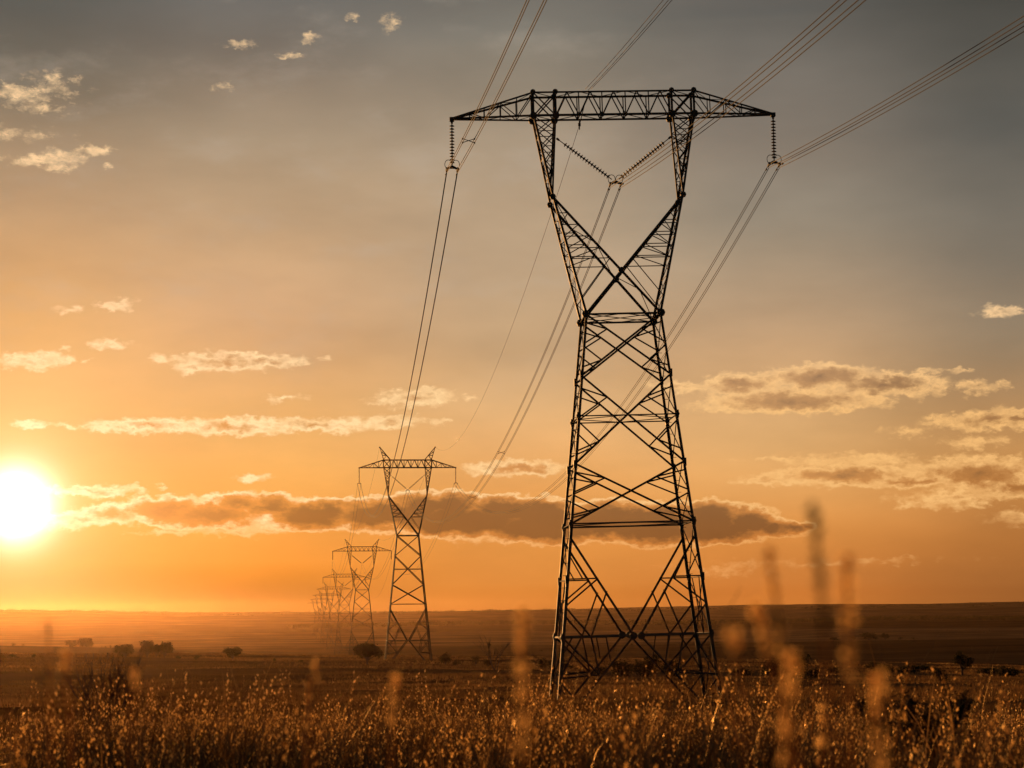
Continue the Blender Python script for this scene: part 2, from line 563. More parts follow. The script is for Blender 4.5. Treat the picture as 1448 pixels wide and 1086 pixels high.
def build_world():
    w = bpy.data.worlds.new('World')
    scene.world = w
    w.use_nodes = True
    nt = w.node_tree
    nt.nodes.clear()
    N, L = nt.nodes.new, nt.links.new

    def plug(a, sock):
        if isinstance(a, (int, float)):
            sock.default_value = a
        elif isinstance(a, tuple):
            sock.default_value = a
        else:
            L(a, sock)

    def mth(op, a, b=None, c=None, clamp=False):
        n = N('ShaderNodeMath')
        n.operation = op
        n.use_clamp = clamp
        for i, v in enumerate((a, b, c)):
            if v is not None:
                plug(v, n.inputs[i])
        return n.outputs[0]

    def vm(op, a, b=None, c=None, out=0):
        n = N('ShaderNodeVectorMath')
        n.operation = op
        for i, v in enumerate((a, b, c)):
            if v is not None:
                if op == 'SCALE' and i == 1:
                    plug(v, n.inputs[3])
                else:
                    plug(v, n.inputs[i])
        return n.outputs[out]

    def ss(v, a, b):
        n = N('ShaderNodeMapRange')
        n.interpolation_type = 'SMOOTHSTEP'
        plug(v, n.inputs[0])
        n.inputs[1].default_value, n.inputs[2].default_value = a, b
        return n.outputs[0]

    def mix(f, a, b):
        n = N('ShaderNodeMix')
        n.data_type = 'RGBA'
        plug(f, n.inputs[0])
        for v, s in ((a, n.inputs[6]), (b, n.inputs[7])):
            if isinstance(v, tuple):
                s.default_value = (*v[:3], 1)
            else:
                L(v, s)
        return n.outputs[2]

    def noise(vec, scale, detail, rough=0.55, col=False):
        n = N('ShaderNodeTexNoise')
        n.inputs['Scale'].default_value = scale
        n.inputs['Detail'].default_value = detail
        n.inputs['Roughness'].default_value = rough
        L(vec, n.inputs['Vector'])
        return n.outputs['Color' if col else 'Fac']

    tc = N('ShaderNodeTexCoord')
    d = vm('NORMALIZE', tc.outputs['Generated'])
    sx = N('ShaderNodeSeparateXYZ')
    L(d, sx.inputs[0])
    az = mth('MULTIPLY', mth('ARCTAN2', sx.outputs[0], sx.outputs[1]), 180 / math.pi)
    el = mth('MULTIPLY', mth('ARCSINE', sx.outputs[2]), 180 / math.pi)
    # graded sky, columns by compass direction, ramps by elevation
    fac = mth('DIVIDE', el, 20.0)
    prev, paz = None, None
    for px in sorted(SKY_COLS):
        stops = []
        for (py, c) in reversed(SKY_COLS[px]):
            a, e = azel(px, py)
            # the air in front adds its own light to the low sky: allow for it
            th = ray(px, py).angle(sd)
            ph = (1 - HAZE_G ** 2) / (4 * math.pi * (1 + HAZE_G ** 2 - 2 * HAZE_G * math.cos(th)) ** 1.5)
            tau = HAZE_DENSITY * min(7000.0, 52.0 / math.sin(R(max(e, 0.3))))
            cc = tuple(max(v - 0.85 * SUN_E * sc * hc * ph * (1 - math.exp(-tau)), 0.12 * v) for v, sc, hc in zip(lin(c), SUN_COL, HAZE_COL))
            stops.append((max(0.0, e / 20.0), cc))
        r = ramp_node(nt, stops, 'CARDINAL')
        L(fac, r.inputs['Fac'])
        a = azel(px, 500)[0]
        prev = r.outputs['Color'] if prev is None else mix(ss(az, paz, a), prev, r.outputs['Color'])
        paz = a
    sky = prev
    # physical sky for the rest of the dome
    st = N('ShaderNodeTexSky')
    st.sky_type = 'NISHITA'
    st.sun_disc = False
    st.sun_elevation = R(SUN_EL)
    st.sun_rotation = R(SUN_AZ)
    st.dust_density = 3.0
    cosf = vm('DOT_PRODUCT', d, (0.0, 0.985, 0.17), out=1)
    away = ss(mth('MULTIPLY', mth('ARCCOSINE', cosf), 180 / math.pi), 28.0, 75.0)
    sky = mix(away, sky, vm('SCALE', st.outputs[0], 0.055))
    # coordinates in degrees
    cb = N('ShaderNodeCombineXYZ')
    L(az, cb.inputs[0])
    L(el, cb.inputs[1])
    P = cb.outputs[0]
    # soft high veil
    v1 = noise(vm('MULTIPLY', P, (0.10, 0.28, 1.0)), 1.0, 5, 0.55)
    veil = mth('MULTIPLY_ADD', v1, 0.7, 0.66)
    sky = vm('SCALE', sky, veil)
    v2 = noise(vm('MULTIPLY_ADD', P, (0.22, 0.5, 1.0), (7.0, 3.0, 0.0)), 1.0, 6, 0.6)
    hi = mth('MULTIPLY', mth('MULTIPLY', ss(v2, 0.48, 0.72), 0.26), mth('MULTIPLY', ss(el, 4.0, 11.0), mth('MULTIPLY', mth('SUBTRACT', 1.0, ss(az, 0.0, 7.0)), mth('SUBTRACT', 1.0, away))))
    sky = mix(hi, sky, (0.50, 0.42, 0.335))
    # sun glow
    ang = mth('MULTIPLY', mth('ARCCOSINE', mth('MINIMUM', vm('DOT_PRODUCT', d, tuple(sd), out=1), 1.0)), 180 / math.pi)
    # cloud field
    q = vm('MULTIPLY', P, (1.0, 1.7, 1.0))
    w1 = vm('SUBTRACT', noise(q, 1.1, 3, 0.5, True), (0.5, 0.5, 0.5))
    w2 = vm('SUBTRACT', noise(q, 5.5, 4, 0.6, True), (0.5, 0.5, 0.5))
    P2 = vm('MULTIPLY_ADD', w1, (0.55, 0.22, 0.0), P)
    w3 = vm('SUBTRACT', noise(q, 2.4, 3, 0.5, True), (0.5, 0.5, 0.5))
    P2 = vm('MULTIPLY_ADD', w3, (0.5, 0.42, 0.0), P2)
    P2 = vm('MULTIPLY_ADD', w2, (0.20, 0.14, 0.0), P2)
    F = None
    for (px, py, rx, ry, t) in CLOUDS:
        a, e = azel(px, py)
        ix, iy = 1 / (rx * 1.12 * 0.02046), 1 / (ry * 1.15 * 0.02046)
        ln = vm('LENGTH', vm('MULTIPLY_ADD', P2, (ix, iy, 0.0), (-a * ix, -e * iy, 0.0)), out=1)
        f = mth('MULTIPLY_ADD', ln, -t, t)
        F = f if F is None else mth('SMOOTH_MAX', F, f, 0.28)
    nb = noise(q, 2.6, 5, 0.54)
    vo = N('ShaderNodeTexVoronoi')
    vo.feature = 'SMOOTH_F1'
    vo.inputs['Scale'].default_value = 3.4
    vo.inputs['Detail'].default_value = 2.0
    vo.inputs['Smoothness'].default_value = 0.35
    L(vm('MULTIPLY_ADD', w2, (0.5, 0.5, 0.0), q), vo.inputs['Vector'])
    puff = mth('MULTIPLY_ADD', vo.outputs['Distance'], -0.34, 0.24)
    F2 = mth('ADD', mth('ADD', F, puff), mth('MULTIPLY_ADD', nb, 0.62, -0.29))
    inside = ss(F, -0.35, 0.05)
    soft = noise(q, 0.9, 2, 0.5)
    alpha = mth('MULTIPLY', mth('MULTIPLY', ss(mth('ADD', F2, mth('MULTIPLY_ADD', soft, 0.4, -0.13)), -0.08, 0.46), inside), 0.95)
    core = ss(F2, 0.26, 1.0)
    deep = ss(F2, 0.75, 2.1)
    near = mth('SUBTRACT', 1.0, ss(ang, 2.0, 24.0))
    rim = mix(near, (0.95, 0.53, 0.19), (1.08, 0.82, 0.45))
    hi_el = ss(el, 5.0, 10.0)
    rim = mix(hi_el, rim, (1.0, 0.67, 0.36))
    low = mth('SUBTRACT', 1.0, mth('MULTIPLY', ss(el, 2.35, 2.9), 1.0))
    rim = mix(mth('MULTIPLY', low, 0.6), rim, vm('SCALE', sky, 1.12))
    belly = mix(deep, vm('MULTIPLY', sky, (0.84, 0.76, 0.70)), vm('MULTIPLY', sky, (0.33, 0.33, 0.42)))
    warmth = mth('SUBTRACT', 1.0, ss(ang, 1.0, 9.0))
    belly = mix(mth('MULTIPLY', warmth, 0.8), belly, (0.76, 0.27, 0.05))
    nr = ss(noise(q, 1.7, 4, 0.6), 0.36, 0.62)
    rim = mix(nr, mix(0.55, vm('SCALE', sky, 1.06), rim), rim)
    cloud = mix(core, rim, belly)
    sky = mix(alpha, sky, cloud)
    # glow and disc go over everything: seen through thin cloud
    g1 = mth('EXPONENT', mth('DIVIDE', ang, -1.25))
    g2 = mth('EXPONENT', mth('DIVIDE', ang, -4.2))
    g3 = mth('EXPONENT', mth('DIVIDE', ang, -2.6))
    disc = mth('EXPONENT', mth('MULTIPLY', mth('POWER', mth('DIVIDE', ang, 0.84), 2.0), -1.0))
    sky = vm('MULTIPLY_ADD', (2.4, 1.75, 0.8), vm('SCALE', (1.0, 1.0, 1.0), g1), sky) if False else \
        vm('ADD', sky, vm('SCALE', (1.2, 0.70, 0.42), g1))
    sky = vm('ADD', sky, vm('SCALE', (0.09, 0.03, 0.0), g2))
    sky = vm('ADD', sky, vm('SCALE', (0.20, 0.15, 0.09), g3))
    sky = vm('ADD', sky, vm('SCALE', (2.6, 2.5, 2.2), disc))
    bg = N('ShaderNodeBackground')
    bg.inputs['Strength'].default_value = 0.1
    L(vm('SCALE', sky, 10.0), bg.inputs['Color'])
    out = N('ShaderNodeOutputWorld')
    L(bg.outputs[0], out.inputs['Surface'])
    w.cycles.sampling_method = 'MANUAL'
    w.cycles.sample_map_resolution = 512


build_world()

# ------------------------------------------------------------------ haze


def build_haze():
    mb = MB()
    lo, hi = EYE.z - 34.0, 62.0
    mb.box((0, 0, (lo + hi) / 2), 14400, 14400, hi - lo)
    m, nt, out = new_mat('warm_haze')
    v = nt.nodes.new('ShaderNodeVolumePrincipled')
    v.inputs['Color'].default_value = (*HAZE_COL, 1)
    v.inputs['Density'].default_value = HAZE_DENSITY
    v.inputs['Anisotropy'].default_value = HAZE_G
    nt.links.new(v.outputs[0], out.inputs['Volume'])
    o = mb.build('haze', m)
    tag(o, 'thin warm evening haze lying over the plain', None, None, 'stuff')


build_haze()

# ------------------------------------------------------------------ pylons
# one design, local axes: x along the crossarm, y along the line, z up
Z_W, Z_E, Z_B, Z_T = 29.3, 38.7, 45.35, 47.25      # waist, elbow, beam bottom, beam top
TIP = 12.75


def hx(z):
    return 6.1 + (2.9 - 6.1) * z / Z_W


def hy(z):
    return 4.1 + (2.35 - 4.1) * z / Z_W


def corner(sx, sy, z):
    return Vector((sx * hx(z), sy * hy(z), z))


def fork_pt(s, sy, z, inner=False):
    """Outer (or inner) chord of the fork arm and of the cage column above it."""
    if z <= Z_E:
        t = (z - Z_W) / (Z_E - Z_W)
        return Vector((s * (2.9 + 2.2 * t), sy * (2.35 + (1.55 - 2.35) * t), z))
    t = (z - Z_E) / (Z_B - Z_E)
    x = 5.1 + (4.6 - 5.1) * t if inner else 5.1 + (6.36 - 5.1) * t
    return Vector((s * x, sy * (1.55 + (0.8 - 1.55) * t), z))


def lerp(a, b, t):
    return Vector(a).lerp(Vector(b), t)


def make_pylon(name, peaks, detail):
    root = empty(name, (0, 0, 0))
    k = 0.66 if detail else 0.85
    # --- four legs, with feet going into the ground
    for sx in (-1, 1):
        for sy in (-1, 1):
            mb = MB()
            zs = [-1.2, 4.7, 13.2, 21.4, Z_W]
            for a, b in zip(zs[:-1], zs[1:]):
                wd = (0.40, 0.36, 0.33, 0.30)[zs.index(a)]
                mb.angle(corner(sx, sy, a), corner(sx, sy, b), wd * k, (sx, sy, 0.0))
            mb.box(tuple(corner(sx, sy, -0.75)), 0.9, 0.9, 0.9)
            if detail:
                for z in (4.7, 9.0, 13.2, 17.7, 21.4, 24.6):       # splice plates
                    c = corner(sx, sy, z)
                    mb.box(tuple(c), 0.27, 0.27, 0.6)
            if detail and sx * sy > 0:
                for i in range(60):
                    z = 1.5 + i * 0.46
                    c = corner(sx, sy, z)
                    dv = Vector((sx, 0, 0)) if i % 2 else Vector((0, sy, 0))
                    mb.tube([c - dv * 0.05, c + dv * 0.34], 0.022, 4)
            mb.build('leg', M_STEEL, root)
    # --- bracing of the four faces
    X_PAN = [(13.2, 17.75), (17.75, 24.5), (24.5, Z_W)]
    for face in ('near', 'far', 'left', 'right'):
        wide = face in ('near', 'far')
        s = -1 if face in ('near', 'left') else 1
        nrm = (0, s, 0) if wide else (s, 0, 0)

        def P(u, z):
            return Vector((u * hx(z), s * hy(z), z)) if wide else Vector((s * hx(z), u * hy(z), z))
        mb = MB()
        G = []
        if wide:
            for (a, b) in X_PAN:
                for e in (-1, 1):
                    mb.angle(P(e, a), P(-e, b), 0.17 * k, nrm)
                if detail:
                    for e in (-1, 1):
                        for (t, zz) in ((0.25, a + 0.30 * (b - a)), (0.75, b - 0.30 * (b - a))):
                            m = lerp(P(e, a), P(-e, b), t)
                            ee = e if t < 0.5 else -e
                            mb.angle(m, P(ee, zz + (0.18 if t < .5 else -.18) * (b - a)), 0.085, nrm)
                            mb.angle(m, P(ee, zz - (0.16 if t < .5 else -.16) * (b - a)), 0.085, nrm)
            # base: diagonals meet at the mid beam, legs splayed below
            node = P(0, 4.7)
            for e in (-1, 1):
                mb.angle(P(e, 12.2), node + Vector((0.25 * e, 0, 0)), 0.19 * k, nrm)
                mb.angle(node + Vector((0.25 * e, 0, 0)), P(e * 0.80, -0.7), 0.17 * k, nrm)
                q1, q2 = lerp(P(e, 12.2), node, 0.42), lerp(P(e, 12.2), node, 0.55)
                mb.angle(q1, P(e, 9.05), 0.11 * k, nrm)
                mb.angle(q1, P(e, 7.0), 0.09, nrm)
                mb.angle(q2, P(e * 0.62, 4.7), 0.09, nrm)
                mb.angle(lerp(P(e, 9.05), q1, 0.5), P(e, 10.9), 0.07, nrm)
                mb.angle(P(e, 7.0), P(e * 0.62, 4.7), 0.10, nrm)
                mb.angle(P(e, 4.7), P(e * 0.5, 1.9), 0.10, nrm)
                mb.angle(P(e, 1.7), P(e * 0.5, 1.9), 0.10, nrm)
                mb.angle(P(e, 1.7), P(e * 0.75, 4.7), 0.09, nrm)
                mb.angle(P(e * 0.62, 4.7), P(e * 0.5, 1.9), 0.09, nrm)
                if detail:
                    mb.angle(P(e, 1.5), P(e * 0.72, -0.4), 0.09, nrm)
                    mb.angle(P(e * 0.42, 4.7), P(e * 0.36, 2.9), 0.07, nrm)
            if detail:
                for c in (node + Vector((-0.3, 0, 0)), node + Vector((0.3, 0, 0))):
                    G.append((c, 0.30, 0.08))
        else:
            zs = [-0.5, 4.7, 9.0, 13.2, 15.6, 18.2, 21.4, 24.2, 26.6, Z_W]
            for i, (a, b) in enumerate(zip(zs[:-1], zs[1:])):
                for e in (-1, 1):
                    mb.angle(P(e, a), P(-e, b), 0.12 * k, nrm)
                if b in (9.0, 21.4):
                    mb.angle(P(-1, b), P(1, b), 0.12 * k, (0, 0, 1))
            mb.angle(P(0, 4.7), P(-0.5, 9.0), 0.09, nrm)
            mb.angle(P(0, 4.7), P(0.5, 9.0), 0.09, nrm)
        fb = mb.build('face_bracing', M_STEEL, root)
        for g_ in G:
            plate(fb, *g_)
    # --- horizontal frames
    for z, wd in ((4.7, 0.24), (13.2, 0.23), (21.4, 0.17), (Z_W, 0.26)):
        mb = MB()
        cs = [corner(-1, -1, z), corner(1, -1, z), corner(1, 1, z), corner(-1, 1, z)]
        for i in range(4):
            mb.angle(cs[i], cs[(i + 1) % 4], wd * k, (0, 0, 1))
        mids = [lerp(cs[i], cs[(i + 1) % 4], 0.5) for i in range(4)]
        for i in range(4):
            mb.angle(mids[i], mids[(i + 1) % 4], 0.11 * k, (0, 0, 1))
        if z == Z_W:
            mb.angle(cs[0], cs[2], 0.11 * k, (0, 0, 1))
            mb.angle(cs[1], cs[3], 0.11 * k, (0, 0, 1))
        fr = mb.build('horizontal_frame', M_STEEL, root)
        if detail:
            for c in cs:
                plate(fr, c, 0.32 if z == Z_W else 0.2, 0.3)
    # --- fork arms with their columns, crossing diagonals
    for s in (-1, 1):
        mb, lc, G = MB(), MB(), []
        for sy in (-1, 1):
            mb.angle(fork_pt(s, sy, Z_W), fork_pt(s, sy, Z_E), 0.29 * k, (s, sy, 0))
            mb.angle(fork_pt(s, sy, Z_E), fork_pt(s, sy, Z_B), 0.26 * k, (s, sy, 0))
            mb.angle(fork_pt(s, sy, Z_E, True), fork_pt(s, sy, Z_B, True), 0.22 * k, (-s, sy, 0))
            e0, w0 = fork_pt(s, sy, Z_E), fork_pt(-s, sy, Z_W)
            mb.angle(e0, w0, 0.23 * k, (s * 0.6, sy, 1))
            # lacing between the outer chord and the diagonal
            prev = None
            for i, t in enumerate((0.14, 0.24, 0.34, 0.44, 0.53)):
                dq = lerp(e0, w0, t)
                zq = dq.z
                oq = fork_pt(s, sy, zq)
                if t > 0.12:
                    lc.angle(dq, oq, 0.085 * k, (0, sy, 0))
                if prev is not None:
                    lc.angle(prev, fork_pt(s, sy, zq), 0.085 * k, (0, sy, 0))
                prev = dq
            lc.angle(prev, fork_pt(s, sy, 30.6), 0.085 * k, (0, sy, 0))
            # column lacing, near and far face
            n = 4
            for i in range(n):
                za, zb = Z_E + (Z_B - Z_E) * (0.25 + 0.75 * i / n), Z_E + (Z_B - Z_E) * (0.25 + 0.75 * (i + 1) / n)
                for fl in (False, True):
                    lc.angle(fork_pt(s, sy, za, fl), fork_pt(s, sy, zb, not fl), 0.09 * k, (0, sy, 0))
                lc.angle(fork_pt(s, sy, za, False), fork_pt(s, sy, za, True), 0.07 * k, (0, sy, 0))
            if detail:
                G.append((fork_pt(s, sy, Z_E), 0.24, 0.2))
                G.append((lerp(e0, w0, 5.1 / 8.0) + Vector((0, 0.01 * s, 0)), 0.27, 0.16))
        # lacing between near and far chords
        zs = [Z_W + (Z_E - Z_W) * i / 6 for i in range(7)] + [Z_E + (Z_B - Z_E) * i / 4 for i in range(1, 5)]
        for i, (a, b) in enumerate(zip(zs[:-1], zs[1:])):
            for e in (-1, 1):
                lc.angle(fork_pt(s, e, a), fork_pt(s, -e, b), 0.09 * k, (s, 0, 0))
            lc.angle(fork_pt(s, -1, b), fork_pt(s, 1, b), 0.08 * k, (s, 0, 0))
            if a >= Z_E:
                e = 1 if i % 2 else -1
                lc.angle(fork_pt(s, e, a, True), fork_pt(s, -e, b, True), 0.08 * k, (-s, 0, 0))
        for i in range(5):
            t0, t1 = i / 5, (i + 1) / 5
            e = 1 if i % 2 else -1
            lc.angle(lerp(fork_pt(s, e, Z_E), fork_pt(-s, e, Z_W), t0), lerp(fork_pt(s, -e, Z_E), fork_pt(-s, -e, Z_W), t1), 0.075 * k, (s, 0, 1))
        arm = mb.build('fork_arm', M_STEEL, root)
        lc.build('lacing', M_STEEL, arm)
        for g_ in G:
            plate(arm, *g_)
    # --- bridge beam between and over the columns
    BX, BY = 6.36, 0.8
    mb, lc = MB(), MB()
    for sy in (-1, 1):
        mb.angle((-BX, sy * BY, Z_B), (BX, sy * BY, Z_B), 0.24 * k, (0, sy, -1))
        mb.angle((-BX, sy * BY, Z_T), (BX, sy * BY, Z_T), 0.22 * k, (0, sy, 1))
        xs = [-6.36, -4.6, -2.76, -0.92, 0.92, 2.76, 4.6, 6.36]
        for x in xs:
            wv = 0.2 if abs(x) > 4 else 0.10
            mb.angle((x, sy * BY, Z_B), (x, sy * BY, Z_T), wv * k, (0, sy, 0))
        for i, (a, b) in enumerate(zip(xs[:-1], xs[1:])):
            if abs(a + b) > 8:
                lc.angle((a, sy * BY, Z_B), (b, sy * BY, Z_T), 0.12 * k, (0, sy, 0))
                lc.angle((a, sy * BY, Z_T), (b, sy * BY, Z_B), 0.12 * k, (0, sy, 0))
            else:
                c = (a + b) / 2
                lc.angle((a, sy * BY, Z_B), (c, sy * BY, Z_T), 0.11 * k, (0, sy, 0))
                lc.angle((c, sy * BY, Z_T), (b, sy * BY, Z_B), 0.11 * k, (0, sy, 0))
    for i, (a, b) in enumerate(zip(xs[:-1], xs[1:])):
        e = 1 if i % 2 else -1
        lc.angle((a, e * BY, Z_B), (b, -e * BY, Z_B), 0.09 * k, (0, 0, -1))
        lc.angle((a, e * BY, Z_T), (b, -e * BY, Z_T), 0.09 * k, (0, 0, 1))
        lc.angle((a, -BY, Z_B), (a, BY, Z_B), 0.09 * k, (0, 0, -1))
    beam = mb.build('bridge_beam', M_STEEL, root)
    lc.build('lacing', M_STEEL, beam)
    if detail:
        for x in (-6.36, -4.6, 4.6, 6.36):
            for z in (Z_B, Z_T):
                for sy in (-1, 1):
                    plate(beam, Vector((x, sy * BY, z)), 0.3 if z == Z_B else 0.22, 0.24)
        for x in (-0.92, 0.92):
            plate(beam, Vector((x, -BY - 0.02, Z_B)), 0.15, 0.12)
    # --- crossarm ends
    for s in (-1, 1):
        mb, lc = MB(), MB()
        tip = Vector((s * TIP, 0, Z_B))
        for sy in (-1, 1):
            b0, t0 = Vector((s * BX, sy * BY, Z_B)), Vector((s * BX, sy * BY, Z_T))
            te = tip + Vector((0, sy * 0.14, 0))
            mb.angle(b0, te, 0.21 * k, (0, sy, -1))
            mb.angle(t0, te + Vector((0, 0, 0.08)), 0.21 * k, (0, sy, 1))
            fr = [0.0, 0.2, 0.40, 0.60, 0.78]
            for i, t in enumerate(fr[1:], 1):
                bt, tt = lerp(b0, te, t), lerp(t0, te, t)
                lc.angle(bt, tt, 0.085 * k, (0, sy, 0))
                bp_, tp_ = lerp(b0, te, fr[i - 1]), lerp(t0, te, fr[i - 1])
                lc.angle(tp_, bt, 0.085 * k, (0, sy, 0)) if i % 2 else lc.angle(bp_, tt, 0.085 * k, (0, sy, 0))
        for i in range(5):
            ta, tb = fr[i], (fr + [0.92])[i + 1]
            e = 1 if i % 2 else -1
            for z in (Z_B, Z_T):
                p0, p1 = Vector((s * BX, e * BY, z)), Vector((s * BX, -e * BY, z))
                lc.angle(lerp(p0, tip, ta), lerp(p1, tip, tb), 0.07 * k, (0, 0, 1))
        mb.box(tuple(tip), 0.36, 0.42, 0.30)
        end = mb.build('crossarm_end', M_STEEL, root)
        lc.build('lacing', M_STEEL, end)
        if peaks:
            pk = MB()
            top = Vector((s * 7.35, 0, Z_T + 3.0))
            for sy in (-1, 1):
                for x in (4.6, 6.36):
                    pk.angle((s * x, sy * BY, Z_T), top, 0.2 * k, (s, sy, 0))
                for t in (0.35, 0.62):
                    pk.angle(lerp((s * 4.6, sy * BY, Z_T), top, t), lerp((s * 6.36, sy * BY, Z_T), top, t), 0.09 * k, (0, sy, 0))
                pk.angle(lerp((s * 4.6, sy * BY, Z_T), top, 0.35), (s * 6.36, sy * BY, Z_T), 0.09 * k, (0, sy, 0))
                pk.angle(lerp((s * 4.6, sy * BY, Z_T), top, 0.35), lerp((s * 6.36, sy * BY, Z_T), top, 0.62), 0.09 * k, (0, sy, 0))
            pk.box(tuple(top), 0.4, 0.3, 0.25)
            pk.build('earth_wire_peak', M_STEEL, root)
    return root


def insulator(root_name, p, q, n, mat, r, parent_offset=0.32):
    """A string of discs from p to q; local origin at p."""
    p, q = Vector(p), Vector(q)
    root = empty(root_name, p)
    v = q - p
    d = v.normalized()
    rod = MB()
    rod.tube([(0, 0, 0), tuple(v)], 0.035, 6)
    rod.lathe((0, 0, 0), d, [(0.0, 0.06), (0.05, 0.09), (0.22, 0.09), (0.3, 0.04)], 8)
    rod.build('rod', M_FITTING, root)
    L0 = v.length
    a, b = parent_offset, L0 - 0.25
    proto = None
    for i in range(n):
        h = a + (b - a) * (i + 0.5) / n
        if proto is None:
            mb = MB()
            st = (b - a) / n
            mb.lathe((0, 0, 0), d, [(-st * 0.45, 0.05), (-st * 0.22, 0.07), (-0.03, r * 0.75), (0.0, r), (0.025, r * 0.97), (0.03, r * 0.4), (st * 0.3, 0.05)], 14)
            proto = mb.build('disc', mat, root, True)
            o = proto
        else:
            o = proto.copy()
            C.objects.link(o)
            o.parent = root
        o.location = d * h
    return root


def place_pylon(root, P, yaw, sz=1.0, lean=0.0):
    root.location = P
    root.rotation_mode = 'ZYX'
    root.rotation_euler = (0, lean, yaw)
    root.scale = (1, 1, sz)


YAW1 = R(3.2)
D1 = 153.0
b1 = ray(896, 980)
P1 = Vector((b1.x / b1.y * D1, D1, 0.0))
PYL = []   # (position, yaw, zscale, has peaks)

pyl1 = make_pylon('pylon', False, True)
LEAN1 = R(-1.1)
place_pylon(pyl1, P1, YAW1, 1.0, LEAN1)
tag(pyl1, 'tall dark lattice pylon standing nearest in the tall grass', 'pylon', 'pylons of the power line')
PYL.append((P1, YAW1, 1.0))

# the others: photo column of the base, distance, photo row of the beam's lower edge
FAR = [
    (577, 523, 661, 'second nearest lattice pylon, with two peaks, beside the small flat-topped tree'),
    (512, 867, 779, 'third lattice pylon of the line, hazy brown, just left of the second'),
    (487, 1190, 816, 'fourth lattice pylon of the line, half faded in orange haze'),
    (472, 1510, 833, 'fifth lattice pylon, pale in the haze left of the fourth'),
    (462, 1840, 842, 'sixth lattice pylon, a faint outline in the haze'),
    (455, 2180, 848, 'seventh lattice pylon, barely showing through the haze'),
    (449, 2540, 853, 'farthest lattice pylon, leftmost and faintest of the line'),
]
src = None
for i, (px, d, ytop, lab) in enumerate(FAR):
    if i == 0:
        src = make_pylon('pylon', True, False)
        o = src
    else:
        o = copy_tree(src)
    g = at_dist(px, d)
    dr = ray(px, ytop)
    ztop = EYE.z + dr.z / dr.y * d
    sz = (ztop - g.z) / Z_B
    yaw = R((5.5, 5.2, 4.6, 4.2, 4.0, 4.0, 4.0)[i])
    g.z -= 0.1
    place_pylon(o, g, yaw, sz)
    tag(o, lab, 'pylon', 'pylons of the power line')
    PYL.append((g, yaw, sz))
    print('PYLON', i + 2, tuple(round(v, 1) for v in g), 'zscale', round(sz, 3))


def wpt(i, p):
    P, yaw, sz = PYL[i]
    v = Vector((p[0], p[1], p[2] * sz))
    if i == 0:
        v.rotate(Matrix.Rotation(LEAN1, 3, 'Y'))
    v.rotate(Matrix.Rotation(yaw, 3, 'Z'))
    return P + v


# ------------------------------------------------------------------ insulators and wires
YOKE = {}
V_TOP, V_BOT = 43.7, 40.1
SUSP = 3.75
side_name = {-1: 'left', 1: 'right'}
ordinal = ['nearest', 'second', 'third', 'fourth', 'fifth', 'sixth', 'seventh', 'farthest']
for i in range(5):
    near = i == 0
    n = (13 if near else 10) if i < 2 else 0
    rad = 0.2 if near else 0.22
    for s in (-1, 1):
        top = wpt(i, (s * TIP, 0, Z_B - 0.1))
        bot = top + Vector((0, 0, -SUSP if near else -3.9))
        YOKE[(i, s)] = bot
        if i > 3:
            continue
        if n:
            o = insulator('insulator_string', top, bot, n, M_CERAMIC, rad)
        else:
            mb = MB()
            mb.lathe((0, 0, 0), bot - top, [(0, 0.05), (0.2, 0.2)] + [(0.3 + 0.22 * j, 0.2 if j % 2 else 0.11) for j in range(15)] + [(3.8, 0.05)], 6)
            o = mb.build('insulator_string', M_CERAMIC)
            o.location = top
        tag(o, f'insulator string hanging straight down from the {side_name[s]} crossarm end of the {ordinal[i]} pylon', 'insulator', 'hanging insulator strings')
    vb = wpt(i, (0, 0, V_BOT))
    YOKE[(i, 0)] = vb
    if i > 3:
        continue
    for s in (-1, 1):
        top = wpt(i, (s * 4.55, 0, V_TOP))
        tgt = vb + (top - vb).normalized() * 0.35
        if n:
            o = insulator('insulator_string', top, tgt, n + (4 if near else 2), M_CERAMIC, rad, 0.75)
        else:
            mb = MB()
            ln = (tgt - top).length
            mb.lathe((0, 0, 0), tgt - top, [(0, 0.05), (0.5, 0.05), (0.6, 0.2)] + [(0.7 + (ln - 1.0) * j / 20, 0.2 if j % 2 else 0.11) for j in range(20)] + [(ln, 0.05)], 6)
            o = mb.build('insulator_string', M_CERAMIC)
            o.location = top
        tag(o, f'slanting insulator string, {side_name[s]} half of the V inside the {ordinal[i]} pylon', 'insulator', 'slanting insulator strings')

